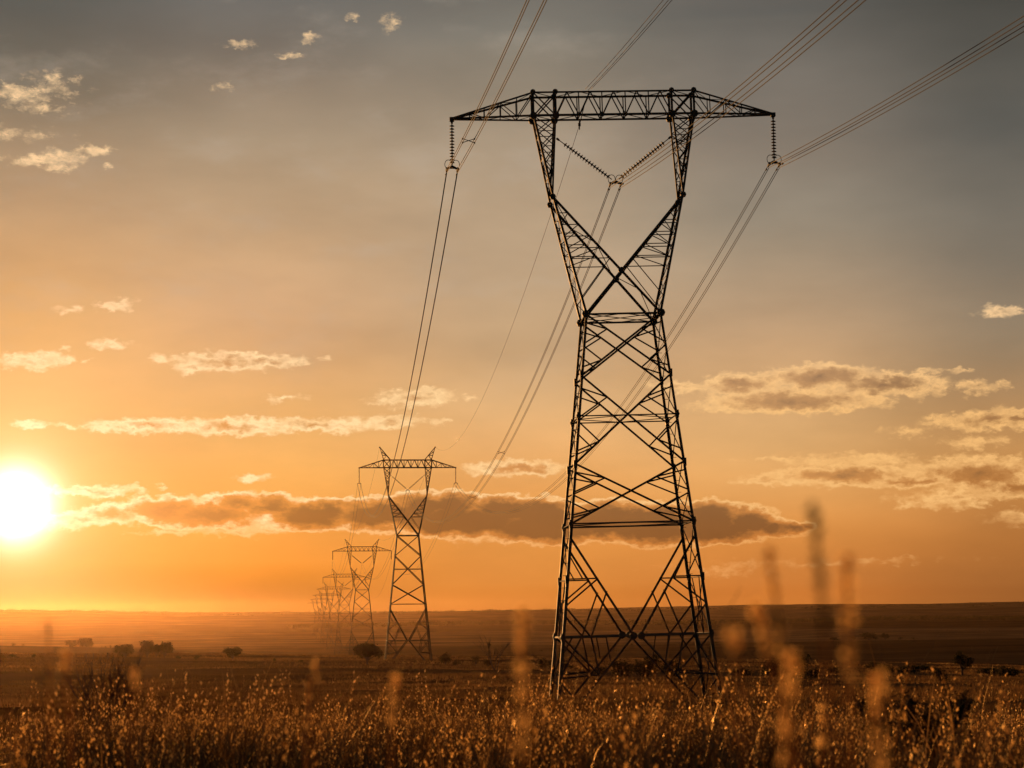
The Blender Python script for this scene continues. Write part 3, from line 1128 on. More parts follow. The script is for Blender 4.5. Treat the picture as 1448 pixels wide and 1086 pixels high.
# yoke plates with clamps under the strings of the two nearest pylons
LINE_YAW = [math.atan2(-(PYL[1][0].x - PYL[0][0].x), PYL[1][0].y - PYL[0][0].y)] + [PYL[j][1] for j in range(1, 8)]
HB, VBN = 0.42, 0.14      # half spacing of the wires in a bundle
for i in (0, 1):
    for s in (-1, 0, 1):
        c = YOKE[(i, s)]
        root = empty('yoke', c, LINE_YAW[i])
        tag(root, f'steel yoke with clamps under the {("left" if s < 0 else "right") + " hanging string" if s else "V of strings"} of the {ordinal[i]} pylon', 'yoke', 'wire yokes')
        mb = MB()
        mb.add([(-HB - .1, -.03, -.12), (HB + .1, -.03, -.12), (.12, -.03, .12), (-.12, -.03, .12),
                (-HB - .1, .03, -.12), (HB + .1, .03, -.12), (.12, .03, .12), (-.12, .03, .12)],
               [(0, 1, 2, 3), (7, 6, 5, 4), (0, 4, 5, 1), (1, 5, 6, 2), (2, 6, 7, 3), (3, 7, 4, 0)])
        mb.build('plate', M_FITTING, root)
        for e in (-1, 1):
            cl = MB()
            cl.tube([(e * HB, -0.45, -0.30), (e * HB, -0.15, -0.2), (e * HB, 0.15, -0.2), (e * HB, 0.45, -0.30)], [0.05, 0.1, 0.1, 0.05], 8)
            cl.box((e * HB, 0, -0.16), 0.09, 0.2, 0.3)
            for q in (-1, 1):
                cl.tube([(e * HB, q * 0.9, -0.36), (e * HB, q * 1.15, -0.37)], 0.07, 6)
            cl.build('clamp', M_FITTING, root)
        if i == 0:
            rg = MB()
            for e in (-1, 1):
                pts = [(e * 0.3 + 0.28 * math.cos(a), 0.02 * e, 0.22 + 0.36 * math.sin(a)) for a in [j * math.pi / 9 for j in range(19)]]
                rg.tube(pts, 0.025, 6)
            rg.build('grading_ring', M_FITTING, root)


def catenary(a, b, sag, n=36):
    return [lerp(a, b, t) - Vector((0, 0, 4 * sag * t * (1 - t))) for t in [j / n for j in range(n + 1)]]


def wire(a, b, sag, r, label, group, n=36):
    mb = MB()
    o0 = Vector(a)
    mb.tube([p - o0 for p in catenary(a, b, sag, n)], r, 5)
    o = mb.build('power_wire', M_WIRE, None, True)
    o.location = o0
    tag(o, label, 'wire', group)
    return o


side = {-1: 'left', 0: 'middle', 1: 'right'}
corners4 = [(-1, 1, 'upper left'), (1, 1, 'upper right'), (-1, -1, 'lower left'), (1, -1, 'lower right')]


def off(i, ex, ez):
    yw = LINE_YAW[i]
    return Vector((math.cos(yw), math.sin(yw), 0)) * (ex * HB) + Vector((0, 0, -0.3 + VBN * ez))


# span overhead, from the nearest pylon back over the viewer
dirv = (PYL[1][0] - PYL[0][0])
dirv.z = 0
dirv.normalize()
BACK = {-1: 9.6, 0: 11.4, 1: 10.6}
for s in (-1, 0, 1):
    a = YOKE[(0, s)]
    b = a - dirv * 370.0
    for ex, ez, nm in corners4:
        wire(a + off(0, ex, ez), b + off(0, ex, ez) + Vector((0, 0, 0.5)), BACK[s], 0.026,
             f'{nm} wire of the {side[s]} bundle running overhead towards the viewer from the nearest pylon', f'{side[s]} bundle overhead', 60)
# span to the second pylon
SAG1 = {-1: 16.5, 0: 16.0, 1: 16.0}
for s in (-1, 0, 1):
    for ex, ez, nm in corners4:
        wire(YOKE[(0, s)] + off(0, ex, ez), YOKE[(1, s)] + off(1, ex, ez), SAG1[s] + 0.08 * ex, 0.026,
             f'{nm} wire of the {side[s]} bundle sagging from the nearest to the second pylon', f'{side[s]} bundle to the second pylon', 60)
# spans beyond
for i in range(1, 4):
    L = (YOKE[(i + 1, 0)] - YOKE[(i, 0)]).length
    for s in (-1, 0, 1):
        for ex in ((-1, 1) if i == 1 else (0,)):
            nm = {-1: 'left wire of the ', 1: 'right wire of the ', 0: ''}[ex]
            lab = f'{nm}{side[s]} {"pair" if ex else "wire"} between the {ordinal[i]} and {ordinal[i + 1]} pylons'
            wire(YOKE[(i, s)] + off(i, ex, 0), YOKE[(i + 1, s)] + off(i + 1, ex, 0), 13.0 * (L / 340.0) ** 2, 0.028,
                 lab, 'wires between the far pylons', 30)

# earth wires: one on a beam clamp of the nearest pylon, then peak to peak
ec = wpt(0, (-2.0, -0.8, Z_T + 0.05))
ef = wpt(0, (-2.6, 0.8, Z_B - 0.35))
root = empty('earth_wire_clamp', wpt(0, (-2.3, 0, Z_B)), YAW1)
tag(root, 'small earth wire clamp on the beam of the nearest pylon, left of centre', 'clamp')
mb = MB()
mb.tube([(0.3, -0.95, 1.9), (0.3, -0.95, 1.6)], 0.06, 6)
mb.tube([(-0.3, 0.95, -0.05), (-0.3, 0.95, -0.75)], 0.05, 6)
mb.box((-0.3, 0.95, -0.35), 0.2, 0.12, 0.25)
mb.tube([(0.3, -0.95, 1.75), (0.0, -0.2, 0.9), (-0.3, 0.95, -0.4)], 0.035, 6)
mb.build('bracket', M_FITTING, root)
for e, nm in ((-1, 'left'), (0, 'middle'), (1, 'right')):
    wire(ec + Vector((0.22 * e, -0.1, 0.08 * abs(e))), ec - dirv * 370 + Vector((0.75 * e, 0, 2.0)), 12.0, 0.02,
         f'{nm} of three thin earth wires running overhead from the beam of the nearest pylon', 'earth wires overhead', 60)
pk2 = wpt(1, (7.35, 0, Z_T + 3.0))
wire(ef, pk2, 9.0, 0.018, 'single thin earth wire from the nearest pylon beam to the right peak of the second', 'earth wires', 60)
for i in range(1, 3):
    for s in (-1, 1):
        wire(wpt(i, (s * 7.35, 0, Z_T + 3.0)), wpt(i + 1, (s * 7.35, 0, Z_T + 3.0)), 8.0, 0.02,
             f'{side[s]} earth wire between the peaks of the {ordinal[i]} and {ordinal[i + 1]} pylons', 'earth wires', 24)

# spacers clipped to the bundles
SPACERS = []


def spacer(a, b, sag, t, i, lab):
    p = catenary(a, b, sag, 400)[int(t * 400)]
    yw = LINE_YAW[0]
    root = empty('bundle_spacer', p + Vector((0, 0, -0.3)), yw)
    tag(root, lab, 'spacer', 'spacers on the wires')
    mb = MB()
    for x0, z0, x1, z1 in ((-HB, VBN, HB, -VBN), (-HB, -VBN, HB, VBN)):
        mb.tube([(x0, 0, z0), (x1, 0, z1)], 0.026, 6)
    for ex in (-1, 1):
        for ez in (-1, 1):
            mb.box((ex * HB, 0, ez * VBN), 0.09, 0.22, 0.09)
    mb.build('frame', M_FITTING, root)


for s, t in ((0, 0.075), (-1, 0.045)):
    a = YOKE[(0, s)]
    spacer(a, a - dirv * 370.0 + Vector((0, 0, 0.5)), BACK[s], t, 0, f'cross-shaped spacer on the {side[s]} overhead bundle near the nearest pylon')
for s, t in ((0, 0.27), (0, 0.40)):
    spacer(YOKE[(0, s)], YOKE[(1, s)], SAG1[s], t, 0,
           f'cross-shaped spacer {"low " if t > 0.4 else ""}on the {side[s]} bundle between the nearest and second pylons')

# ------------------------------------------------------------------ plants


def leaf_cloud(blobs, n, size, flat=0.6):
    """Quads scattered through ellipsoid blobs: (centre, radii). Returns verts, quads, tint."""
    cs = np.array([b[0] for b in blobs], float)
    rs = np.array([b[1] for b in blobs], float)
    vol = rs.prod(1) ** 0.8
    k = rng.choice(len(blobs), n, p=vol / vol.sum())
    u = rng.normal(size=(n, 3))
    u /= np.linalg.norm(u, axis=1)[:, None]
    rad = rng.random(n) ** 0.45
    p = cs[k] + u * rs[k] * rad[:, None] * (1 + 0.12 * rng.normal(size=(n, 1)))
    a = rng.normal(size=(n, 3))
    a[:, 2] *= flat
    a /= np.linalg.norm(a, axis=1)[:, None]
    b = np.cross(a, rng.normal(size=(n, 3)))
    b /= np.linalg.norm(b, axis=1)[:, None]
    s = size * (0.6 + 0.8 * rng.random((n, 1)))
    a, b = a * s, b * s * 0.6
    v = np.stack([p - a, p - b, p + a, p + b], 1).reshape(-1, 3)
    q = np.arange(n * 4).reshape(n, 4)
    blob_t = rng.random(len(blobs)) * 0.5 + 0.15
    t = np.repeat(blob_t[k] + 0.35 * rng.random(n), 4)
    return v, q, t


def tree(name, lab, base, w, h, trunk=True, crown_from=0.32, n=1500, group=None, cat='tree', lobes=9, mat=None, flat_top=0.5, seed=0):
    rnd = random.Random(seed)
    root = empty(name, base, rnd.uniform(0, 6.28))
    tag(root, lab, cat, group)
    tr = MB()
    cb = h * crown_from
    blobs = []
    r0 = 0.045 * h if trunk else 0.03 * h
    for i in range(lobes):
        a = 2 * math.pi * (i + rnd.uniform(-.35, .35)) / lobes
        rr = w * 0.5 * rnd.uniform(0.12, 0.72)
        zz = cb + (h - cb) * rnd.uniform(0.18, 0.82) * (1 - 0.35 * (rr / (w * 0.5)) ** 2)
        c = (rr * math.cos(a), rr * math.sin(a), zz)
        br = w * rnd.uniform(0.14, 0.22)
        bz = min((h - cb) * rnd.uniform(0.2, 0.36), br * 1.1)
        blobs.append((c, (br, br, max(bz, 0.2))))
        mid = (c[0] * 0.45, c[1] * 0.45, cb * 0.75 + 0.45 * (c[2] - cb))
        tr.tube([(0, 0, cb * 0.55), mid, c], [r0 * 0.55, r0 * 0.38, r0 * 0.12], 5)
    blobs.append(((0, 0, cb + (h - cb) * 0.5), (w * 0.28, w * 0.28, (h - cb) * 0.4)))
    tr.tube([(0, 0, -0.3), (0.05 * w * rnd.uniform(-1, 1), 0, cb * 0.6), (0, 0, cb + (h - cb) * 0.4)], [r0 * 1.15, r0 * 0.8, r0 * 0.4], 7)
    tr.build('trunk' if trunk else 'stem', M_BARK, root)
    v, q, t = leaf_cloud(blobs, n, max(0.09 * w / 2.5, 0.10))
    v[:, 2] = np.maximum(v[:, 2], 0.02)
    cr = np_mesh('crown' if trunk else 'foliage', v, q, mat or (M_LEAF if trunk else M_BUSH), t)
    cr.parent = root
    return root


def px_plant(name, lab, px, py, wpx, hpx, lo=30.0, hi=9000.0, d=None, **kw):
    g = at_dist(px, d) if d else at_pixel(px, py, lo, hi)
    m = g.y / FPX
    return tree(name, lab, g, wpx * m * 1.3, hpx * m * 1.3, **kw)


LG = 'trees on the left rise'
px_plant('acacia_tree', 'left tree of the dark group of three on the grassy crest', 177, 930, 27, 16, seed=1, group=LG, crown_from=.22, lo=200, hi=800)
px_plant('acacia_tree', 'middle tree of the dark group of three on the grassy crest', 208, 930, 24, 19, seed=2, group=LG, crown_from=.22, lo=200, hi=800)
px_plant('acacia_tree', 'right tree of the dark group of three on the grassy crest', 233, 930, 27, 18, seed=3, group=LG, crown_from=.22, lo=200, hi=800)
px_plant('bush', 'small bush between the middle and right trees of the group of three', 221, 929, 12, 13, seed=31, trunk=False, crown_from=.05, cat='bush', n=500, lo=200, hi=800)
px_plant('acacia_tree', 'lone round tree with a long shadow on the grassy crest', 329, 933, 25, 14, seed=4, group=LG, crown_from=.2, lo=200, hi=800)
px_plant('acacia_tree', 'flat-topped tree with a visible trunk at the foot of the second pylon', 520, 940, 37, 22, seed=5, group=LG, crown_from=.38, lobes=12, n=2200, lo=150, hi=800)
px_plant('acacia_tree', 'small pale tree, left of two on the hazy spur', 102, 905, 15, 10, seed=6, group='trees on the hazy spur', crown_from=.15, n=900, d=1150)
px_plant('acacia_tree', 'wider pale tree, right of two on the hazy spur', 122, 905, 23, 13, seed=7, group='trees on the hazy spur', crown_from=.15, n=1200, d=1150)
for j, (px, py, w_, h_, lab) in enumerate([
        (20, 906, 9, 6, 'tiny pale bush at the far left of the hazy spur'), (34, 906, 6, 4, 'tinier pale bush beside it on the hazy spur'),
        (150, 908, 5, 4, 'tiny bush on the hazy spur right of the two pale trees'), (157, 908, 4, 5, 'speck of a bush right of the pale trees on the spur')]):
    px_plant('bush', lab, px, py, w_, h_, seed=40 + j, trunk=False, crown_from=.05, cat='bush', n=250, d=1150, lobes=4)
for j, (px, py, w_, h_, lab) in enumerate([
        (18, 930, 9, 4, 'low dark bush on the grassy crest at the far left'), (48, 930, 6, 4, 'tiny dark bush on the crest left of the fence posts'),
        (252, 932, 7, 4, 'tiny dark bush just right of the group of three trees'), (278, 933, 9, 5, 'small dark bush between the three trees and the lone tree'),
        (388, 935, 5, 3, 'tiny dark bush right of the lone tree'), (425, 937, 6, 3, 'tiny dark bush on the crest left of the third pylon'),
        (630, 940, 22, 13, 'dark bush right of the second pylon'), (645, 941, 10, 7, 'small dark bush beside the bush right of the second pylon'),
        (673, 941, 13, 12, 'round dark bush between the second pylon and the dead tree'), (690, 943, 16, 9, 'low dark bush at the left foot of the dead tree'),
        (733, 944, 14, 8, 'dark bush just right of the dead tree'), (768, 945, 22, 10, 'dark bush at the left of the nearest pylon foot'),
        (800, 947, 20, 9, 'low dark bush seen between the left legs of the nearest pylon')]):
    px_plant('bush', lab, px, py, w_, h_, seed=60 + j, trunk=False, crown_from=.05, cat='bush', n=600, lo=180, hi=800, lobes=6)
for j, (px, py, w_, h_, lab) in enumerate([
        (880, 958, 40, 18, 'broad dark bush behind the middle of the nearest pylon'), (915, 960, 44, 26, 'tall dark bush seen through the base of the nearest pylon'),
        (950, 958, 36, 18, 'dark bush seen left of the right legs of the nearest pylon'), (850, 955, 22, 10, 'small dark bush seen left of centre through the nearest pylon'),
        (1050, 956, 26, 10, 'low dark bush just right of the nearest pylon'),
        (1092, 962, 30, 20, 'dark bush left of the tall bush right of the pylon'), (1124, 965, 46, 36, 'tall rounded dark bush right of the nearest pylon'), (1150, 962, 26, 14, 'low dark bush at the right foot of the tall bush'),
        (1180, 952, 22, 7, 'low bush on the crest left of the blurred upright stalk'), (1245, 951, 34, 11, 'low spreading bush on the right-hand crest'), (1290, 952, 44, 9, 'long low bush on the right-hand crest'),
        (1330, 965, 26, 15, 'dark bush in front of the small tree at the right'),
        (1398, 955, 30, 9, 'low bush right of the small tree on the crest'), (1425, 957, 40, 12, 'wider low bush near the right edge of the crest')]):
    px_plant('bush', lab, px, py, w_, h_, seed=80 + j, trunk=False, crown_from=.03, cat='bush', n=900, lo=170, hi=800, lobes=8)
px_plant('acacia_tree', 'small round-headed tree on the right-hand crest', 1361, 956, 30, 26, seed=8, crown_from=.36, lo=170, hi=800, n=1500, group='trees on the right')
for j, (px, w_, h_, lab) in enumerate([(1228, 24, 9, 'dark tree out on the far plain, left of two'), (1251, 15, 8, 'dark tree out on the far plain, right of two'),
                                       (1205, 10, 5, 'small tree at the left end of the far plain pair'), (1178, 18, 4, 'low far thicket left of the plain trees'),
                                       (1272, 7, 4, 'small lone far tree right of the plain pair'), (1290, 6, 3, 'tiny far tree farthest right on the plain')]):
    px_plant('acacia_tree' if h_ > 4 else 'bush', lab, px, 902, w_, h_, seed=110 + j, crown_from=.08, n=500, d=1750, lobes=6, cat='tree' if h_ > 4 else 'bush',
             trunk=h_ > 4, group='trees on the far plain')
# scattered far bushes on the plain
for j in range(26):
    px, d = rng.uniform(560, 1440), rng.uniform(1100, 2600)
    g = at_dist(px, d)
    pyv = 872 - (g.z - EYE.z) / d * FPX * 0 
    tree('bush', 'tiny dark bush dotted on the far plain', g, rng.uniform(3, 7), rng.uniform(1.4, 2.6), trunk=False, crown_from=.03, n=110, group='bushes dotted on the far plain', cat='bush', lobes=4, seed=200 + j)


def branchy(name, lab, base, h, spread, mat, seed, levels=3, cat='plant', leaves=0, n0=7, leafmat=None, group=None):
    rnd = random.Random(seed)
    root = empty(name, base)
    tag(root, lab, cat, group)
    mb = MB()
    tips = []

    def grow(p, d, ln, r, lev):
        q = p + d * ln * 0.5 + Vector((rnd.uniform(-1, 1), rnd.uniform(-1, 1), rnd.uniform(-.2, .6))) * ln * 0.06
        e = p + d * ln + Vector((rnd.uniform(-1, 1), rnd.uniform(-1, 1), rnd.uniform(0, .8))) * ln * 0.1
        mb.tube([p, q, e], [r, r * 0.8, r * 0.5], 5)
        tips.append(tuple(e))
        tips.append(tuple(q))
        if lev > 0:
            for _ in range(rnd.randint(2, 4)):
                t = rnd.uniform(0.45, 1.0)
                nd = (d + Vector((rnd.uniform(-1, 1), rnd.uniform(-1, 1), rnd.uniform(-.1, .9))) * spread).normalized()
                grow(p.lerp(e, t), nd, ln * rnd.uniform(0.45, 0.7), r * 0.5, lev - 1)
    for k in range(n0):
        d = Vector((rnd.uniform(-1, 1) * spread, rnd.uniform(-1, 1) * spread, 1)).normalized()
        grow(Vector((rnd.uniform(-.03, .03) * h, rnd.uniform(-.03, .03) * h, -0.05 * h)), d, h * rnd.uniform(0.4, 0.62), h * 0.017, levels)
    mb.build('stem', mat, root)
    if leaves:
        blobs = [(t, (h * 0.05, h * 0.05, h * 0.06)) for t in tips]
        v, q, t = leaf_cloud(blobs, leaves, h * 0.022)
        lf = np_mesh('leaf_tuft', v, q, leafmat or M_WEED, t)
        lf.parent = root
    return root


g = at_pixel(701, 948, 150, 800)
branchy('dead_tree', 'bare dead tree with forked branches left of the nearest pylon', g, 52 * g.y / FPX, 0.55, M_BARK, 5, 3, 'tree', n0=4)
g = at_dist(147, 34)
branchy('weed', 'dark branching weed rising from the grass at the left', g, 1.8, 0.42, M_BARK, 12, 3, 'plant', 0, 10)
g = at_dist(1290, 16)
branchy('shrub', 'dense dark shrub in the tall grass at lower right', g, 1.0, 0.40, M_BARK, 15, 3, 'shrub', 3600, 10, M_WEED)
g = at_dist(1010, 26)
branchy('weed', 'dark feathery weed in the grass before the nearest pylon', g, 0.95, 0.4, M_BARK, 17, 2, 'plant', 900, 6, M_WEED)

# fence posts on the left crest
for px, h_, lab in ((122, 6, 'left of three small posts on the crest'), (132, 7, 'middle of three small posts on the crest'), (152, 8, 'right of three small posts, nearest the trees')):
    g = at_pixel(px, 931, 200, 800)
    mb = MB()
    hh = h_ * g.y / FPX
    mb.tube([(0, 0, -0.3), (0.02, 0, hh * 0.5), (0.0, 0.03, hh)], [0.16, 0.15, 0.13], 8)
    mb.lathe((0, 0.03, hh), (0, 0, 1), [(0, 0.13), (0.06, 0.09), (0.08, 0.02)], 8)
    o = mb.build('fence_post', M_POST)
    o.location = g
    tag(o, lab, 'post', 'fence posts on the crest')

# far woodland belt under the ridge
def woodland():
    n = 900
    px = rng.uniform(420, 1500, n)
    d = 3250 + 250 * rng.random(n) + 120 * np.sin(px / 90.0)
    x = np.array([ray(p, 870).x / ray(p, 870).y for p in px]) * d
    z = ground_z(x, d)
    blobs = [((x[i], d[i], z[i] + 3.0), (rng.uniform(9, 26), 8, rng.uniform(1.8, 4.2))) for i in range(n)]
    for i in range(420):
        p = rng.uniform(-60, 1520)
        dd = rng.uniform(4700, 5300)
        xx = ray(p, 870).x / ray(p, 870).y * dd
        blobs.append(((xx, dd, gz(xx, dd) + 1.2), (rng.uniform(5, 24), 10, rng.uniform(1.2, 3.6))))
    v, q, t = leaf_cloud(blobs, 60000, 1.1)
    o = np_mesh('woodland', v, q, M_LEAF, t)
    tag(o, 'dark belts of woodland along the foot and the crest of the far ridge', None, None, 'stuff')


woodland()

# ------------------------------------------------------------------ grass


def sector(n, r0, r1, half_deg, power=1.0):
    u = rng.random(n)
    r = np.sqrt(r0 * r0 + u * (r1 * r1 - r0 * r0)) if power == 1 else r0 * (r1 / r0) ** u
    th = np.radians(rng.uniform(-half_deg, half_deg, n))
    return r * np.sin(th), r * np.cos(th)


def ribbons(base, up, length, width, bend, nseg, facing):
    """Tapering ribbons. base (n,3), up (n,3) unit start direction, bend (n,3) sideways pull."""
    n = len(base)
    t = np.linspace(0, 1, nseg + 1)[None, :, None]
    pts = base[:, None, :] + up[:, None, :] * (length[:, None, None] * t) + bend[:, None, :] * (length[:, None, None] * t ** 2)
    wv = (width[:, None, None] * (1.0 - 0.85 * t)) * facing[:, None, :] * 0.5
    L_, R_ = pts - wv, pts + wv
    v = np.stack([L_, R_], 2).reshape(n, -1, 3)
    m = nseg + 1
    q = np.array([[2 * i, 2 * i + 1, 2 * i + 3, 2 * i + 2] for i in range(nseg)])
    quads = (np.arange(n)[:, None, None] * (2 * m) + q[None]).reshape(-1, 4)
    return v.reshape(-1, 3), quads, pts, 2 * m


def unit(v):
    return v / np.maximum(np.linalg.norm(v, axis=1, keepdims=True), 1e-9)


def grass_field(xs, ys, hs, detail, tint0):
    n = len(xs)
    V, Q, T = [], [], []
    off = 0

    def push(v, q, t):
        nonlocal off
        V.append(v)
        Q.append(q + off)
        T.append(t)
        off += len(v)
    base = np.stack([xs, ys, ground_z(xs, ys) - 0.02], -1)
    lean = np.stack([rng.normal(0.05, 0.10, n), rng.normal(0, 0.10, n), np.ones(n)], -1)
    up = unit(lean)
    bend = np.stack([rng.normal(0.04, 0.10, n), rng.normal(0, 0.10, n), -0.03 * rng.random(n)], -1)
    ang = rng.uniform(0, np.pi, n)
    fac = np.stack([np.cos(ang), np.sin(ang), np.zeros(n)], -1)
    # stems
    v, q, pts, k = ribbons(base, up, hs, 0.0045 * np.ones(n) * detail['w'], bend, 4, fac)
    push(v, q, np.repeat(tint0 - 0.12, k))
    # leaves
    for j in range(detail['leaves']):
        t0 = rng.uniform(0.05, 0.6, n)
        b = base + up * (hs * t0)[:, None] + bend * (hs * t0 ** 2)[:, None]
        a = rng.uniform(0, 2 * np.pi, n)
        side = np.stack([np.cos(a), np.sin(a), np.zeros(n)], -1)
        u2 = unit(side * rng.uniform(0.12, 0.55, n)[:, None] + np.array([0, 0, 1.0]))
        bd = side * rng.uniform(0.1, 0.5, n)[:, None] + np.array([0, 0, -1.0]) * rng.uniform(0.05, 0.6, n)[:, None]
        f2 = np.stack([-np.sin(a), np.cos(a), np.zeros(n)], -1)
        v, q, _, k = ribbons(b, u2, hs * rng.uniform(0.35, 0.75, n), rng.uniform(0.006, 0.013, n) * detail['w'], bd, 3, f2)
        push(v, q, np.repeat(tint0 - 0.05 + 0.2 * (rng.random(n) - 0.5), k))
    # seed heads: small flat spikelets set round the top of the stem
    m = detail['seeds']
    sel = rng.random(n) < 0.45
    base, up, bend, hs, tint0 = base[sel], up[sel], bend[sel], hs[sel], tint0[sel]
    n = len(base)
    for j in range(m):
        t0 = 1.0 - (j + rng.random(n)) / m * 0.26
        b = base + up * (hs * t0)[:, None] + bend * (hs * t0 ** 2)[:, None]
        a = rng.uniform(0, 2 * np.pi, n)
        side = np.stack([np.cos(a), np.sin(a), np.zeros(n)], -1)
        ax = unit(side * 0.5 + up) * (0.015 * detail['s'] * (0.7 + 0.6 * rng.random(n)))[:, None]
        wd = unit(np.cross(ax, rng.normal(size=(n, 3)))) * (0.0065 * detail['s'])
        c = b + side * 0.006 * detail['s']
        v = np.stack([c - ax * 0.3, c + ax * 0.4 + wd, c + ax * 1.4, c + ax * 0.4 - wd], 1).reshape(-1, 3)
        push(v, np.arange(4 * n).reshape(n, 4), np.repeat(tint0 * 0.7 + 0.42 + 0.7 * (rng.random(n) - 0.5), 4))
    return np.concatenate(V), np.concatenate(Q), np.concatenate(T)


def build_grass():
    parts = []
    spec = [  # n, r0, r1, half angle, mean height, detail
        (1700, 2.6, 6.5, 22, 1.05, dict(w=1.0, leaves=3, seeds=12, s=1.0)),
        (7500, 6.5, 13, 20, 0.86, dict(w=1.0, leaves=3, seeds=11, s=1.0)),
        (12000, 13, 22, 19, 0.84, dict(w=1.2, leaves=3, seeds=9, s=1.15)),
        (10000, 22, 36, 18, 0.66, dict(w=1.6, leaves=2, seeds=6, s=1.5)),
        (6000, 36, 55, 18, 0.48, dict(w=2.2, leaves=2, seeds=4, s=2.0)),
    ]
    off = 0
    V, Q, T = [], [], []
    for (n, r0, r1, ha, hm, det) in spec:
        x, y = sector(n, r0, r1, ha)
        dens = fbm(x / 1.3 + 40, y / 2.2, 3)
        keep = dens > -0.22 + 0.3 * (rng.random(n) - 0.5)
        x, y, dens = x[keep], y[keep], dens[keep]
        h = hm * (0.48 + 0.6 * rng.random(len(x)) + 0.8 * dens) * (1 + 0.5 * (rng.random(len(x)) > 0.92))
        h = np.clip(h, 0.2, 1.3)
        tint = 0.31 + 0.5 * fbm(x / 0.9, y / 0.9 + 50, 2) + 0.55 * fbm(x / 3.0, y / 5.0 + 80, 2) + 0.16 * rng.normal(size=len(x))
        v, q, t = grass_field(x, y, h, det, tint)
        V.append(v)
        Q.append(q + off)
        T.append(t)
        off += len(v)
    o = np_mesh('tall_grass', np.concatenate(V), np.concatenate(Q), M_GRASS, np.concatenate(T))
    tag(o, 'tall dry golden grass filling the foreground', None, None, 'stuff')
    # short tussocks over the slope beyond
    V, Q, T = [], [], []
    off = 0
    for (n, r0, r1, ha, hm, wd, pw) in ((26000, 45, 150, 18, 0.34, 0.020, 1), (46000, 120, 330, 17, 0.38, 0.05, 1), (44000, 300, 680, 16, 0.46, 0.12, 1)):
        x, y = sector(n, r0, r1, ha)
        keep = fbm(x / 6.0 * 45 / r0, y / 6.0 * 45 / r0, 3) > -0.12
        x, y = x[keep], y[keep]
        m = len(x)
        ti = 0.45 + 0.4 * fbm(x / 14.0, y / 14.0, 2)
        for j in range(4):
            a = rng.uniform(0, 2 * np.pi, m)
            sd_ = np.stack([np.cos(a), np.sin(a), np.zeros(m)], -1)
            b = np.stack([x, y, ground_z(x, y) - 0.03], -1) + sd_ * (0.12 * rng.random(m) * wd / 0.02 * 0.5)[:, None]
            u2 = unit(sd_ * rng.uniform(0.05, 0.45, m)[:, None] + np.array([0, 0, 1.0]))
            f2 = np.stack([-np.sin(a), np.cos(a), np.zeros(m)], -1)
            v, q, _, k = ribbons(b, u2, hm * rng.uniform(0.5, 1.2, m), wd * rng.uniform(0.6, 1.3, m), sd_ * 0.15, 2, f2)
            V.append(v)
            Q.append(q + off)
            T.append(np.repeat(ti + 0.2 * (rng.random(m) - 0.5), k))
            off += len(v)
    o = np_mesh('short_grass', np.concatenate(V), np.concatenate(Q), M_TUFT, np.concatenate(T))
    tag(o, 'short tufted dry grass over the slope behind the tall grass', None, None, 'stuff')


build_grass()


# single tall stalks close to the viewer, out of focus in the photograph
def stalk(px_top, py_top, px_mid, py_mid, d, lab, pods, pod_from, pod_to, pod_r, mat_pod, stem_r=0.0022, seed=0, grp='blurred tall stalks'):
    rnd = random.Random(seed)
    drt, drm = ray(px_top, py_top), ray(px_mid, py_mid)
    top = EYE + drt * (d / drt.y)
    mid = EYE + drm * (d / drm.y)
    sl_ = (mid - top) / max(1e-3, top.z - mid.z)
    bx = mid.x + sl_.x * 0.6 * (mid.z - EYE.z + 1.5)
    g = Vector((bx, d + 0.05, 0))
    g.z = gz(g.x, g.y) - 0.02
    root = empty('grass_stalk', g)
    tag(root, lab, 'grass stalk', grp)
    pts = []
    for j in range(15):
        t = j / 14
        a, b, c = g.lerp(mid, t), mid.lerp(top, t), None
        pts.append(a.lerp(b, t) - g)
    mb = MB()
    mb.tube(pts, [stem_r * (1.2 - 0.8 * j / 14) for j in range(15)], 6)
    mb.build('stem', M_STALK, root, True)

    def on(t):
        x = t * 14
        i = min(13, int(x))
        return pts[i].lerp(pts[i + 1], x - i)
    hd = MB()
    hd.tube([on(pod_from + (pod_to - pod_from) * j / 8) for j in range(9)], stem_r * 0.6, 5)
    for j in range(pods):
        t = pod_from + (pod_to - pod_from) * (j + rnd.uniform(0.3, 0.7)) / pods
        p = on(t)
        for _ in range(5):
            dv = Vector((rnd.uniform(-1, 1), rnd.uniform(-1, 1), rnd.uniform(-0.4, 1.3))).normalized()
            r = pod_r * rnd.uniform(0.7, 1.25)
            wv = dv.cross(Vector((rnd.uniform(-1, 1), rnd.uniform(-1, 1), rnd.uniform(-1, 1)))).normalized() * r * 0.6
            o0 = p
            hd.add([tuple(o0), tuple(o0 + dv * r + wv), tuple(o0 + dv * r * 2.2), tuple(o0 + dv * r - wv)], [(0, 1, 2, 3)])
    h = hd.build('seed_head', mat_pod, root)
    return root


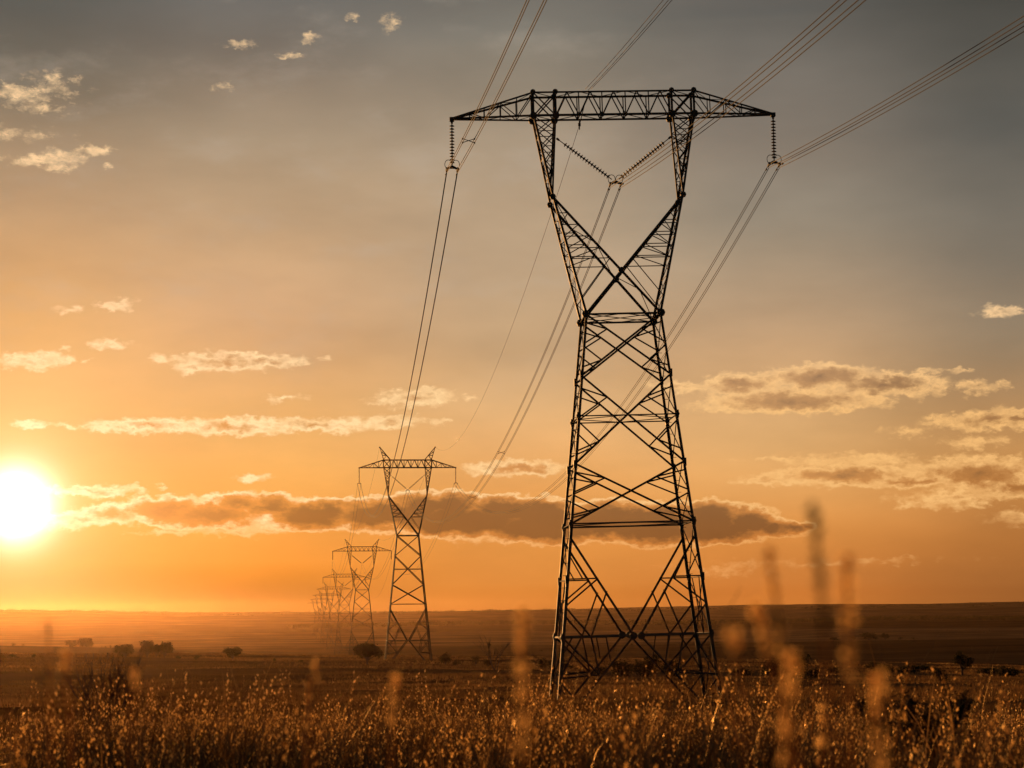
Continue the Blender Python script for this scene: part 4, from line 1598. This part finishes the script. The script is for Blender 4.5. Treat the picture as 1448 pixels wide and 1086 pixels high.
B = 0.0044
stalk(1150, 716, 1170, 905, 1.6, 'tallest blurred dark stalk, reaching up into the dark cloud right of the pylon', 15, 0.80, 1.0, 0.0036, M_WEED, 0.0026, 1)
stalk(1197, 785, 1200, 960, 1.75, 'straight blurred stalk with a long orange seed head, right of the tallest dark one', 14, 0.78, 1.0, B, M_SEED, 0.0032, 2)
stalk(1086, 775, 1112, 920, 1.85, 'leaning blurred orange stalk just left of the tallest dark one', 13, 0.79, 1.0, B, M_SEED, 0.0032, 3)
stalk(1066, 855, 1098, 930, 1.9, 'shorter leaning blurred stalk right of the nearest pylon', 9, 0.85, 1.0, B, M_SEED, 0.0032, 4)
stalk(740, 862, 736, 1010, 2.0, 'lone blurred orange stalk left of the nearest pylon', 15, 0.73, 1.0, B, M_SEED, 0.0032, 5)
stalk(1242, 955, 1240, 1050, 1.95, 'blurred orange stalk low at the right, below the long seed head', 12, 0.75, 1.0, B, M_SEED, 0.0032, 6)
stalk(1119, 925, 1112, 1010, 1.8, 'blurred orange stalk low in front of the tall rounded bush', 11, 0.77, 1.0, B, M_SEED, 0.0032, 7)
stalk(1036, 895, 1046, 960, 1.7, 'faint blurred stalk by the right legs of the nearest pylon', 4, 0.92, 1.0, 0.0045, M_SEED, 0.0018, 8)
stalk(68, 880, 71, 960, 3.0, 'thin dark stalk standing at the far left', 6, 0.90, 1.0, 0.0024, M_WEED, 0.0024, 9)
stalk(92, 925, 97, 980, 2.6, 'blurred pale stalk just right of the thin dark stalk at the far left', 5, 0.90, 1.0, 0.0045, M_SEED, 0.0032, 10)
stalk(438, 955, 432, 1050, 4.2, 'dark stalk with pale seeds standing in the grass at lower left', 6, 0.72, 1.0, 0.005, M_SEED, 0.006, 11)
stalk(447, 935, 445, 985, 3.2, 'slim stalk with pale seeds above the dark stalk at lower left', 4, 0.88, 1.0, 0.004, M_SEED, 0.002, 12)
stalk(190, 945, 186, 1000, 2.8, 'pale seeded stalk beside the branching weed at the left', 4, 0.88, 1.0, 0.0045, M_SEED, 0.002, 13)
stalk(560, 960, 552, 1040, 2.4, 'pale seeded stalk low in front of the second pylon', 5, 0.84, 1.0, 0.0045, M_SEED, 0.002, 14)
stalk(1165, 1000, 1160, 1060, 3.4, 'pale seeded stalk low at the right between two blurred ones', 6, 0.8, 1.0, 0.005, M_SEED, 0.003, 15)
print('scene built', len(bpy.data.objects), 'objects')
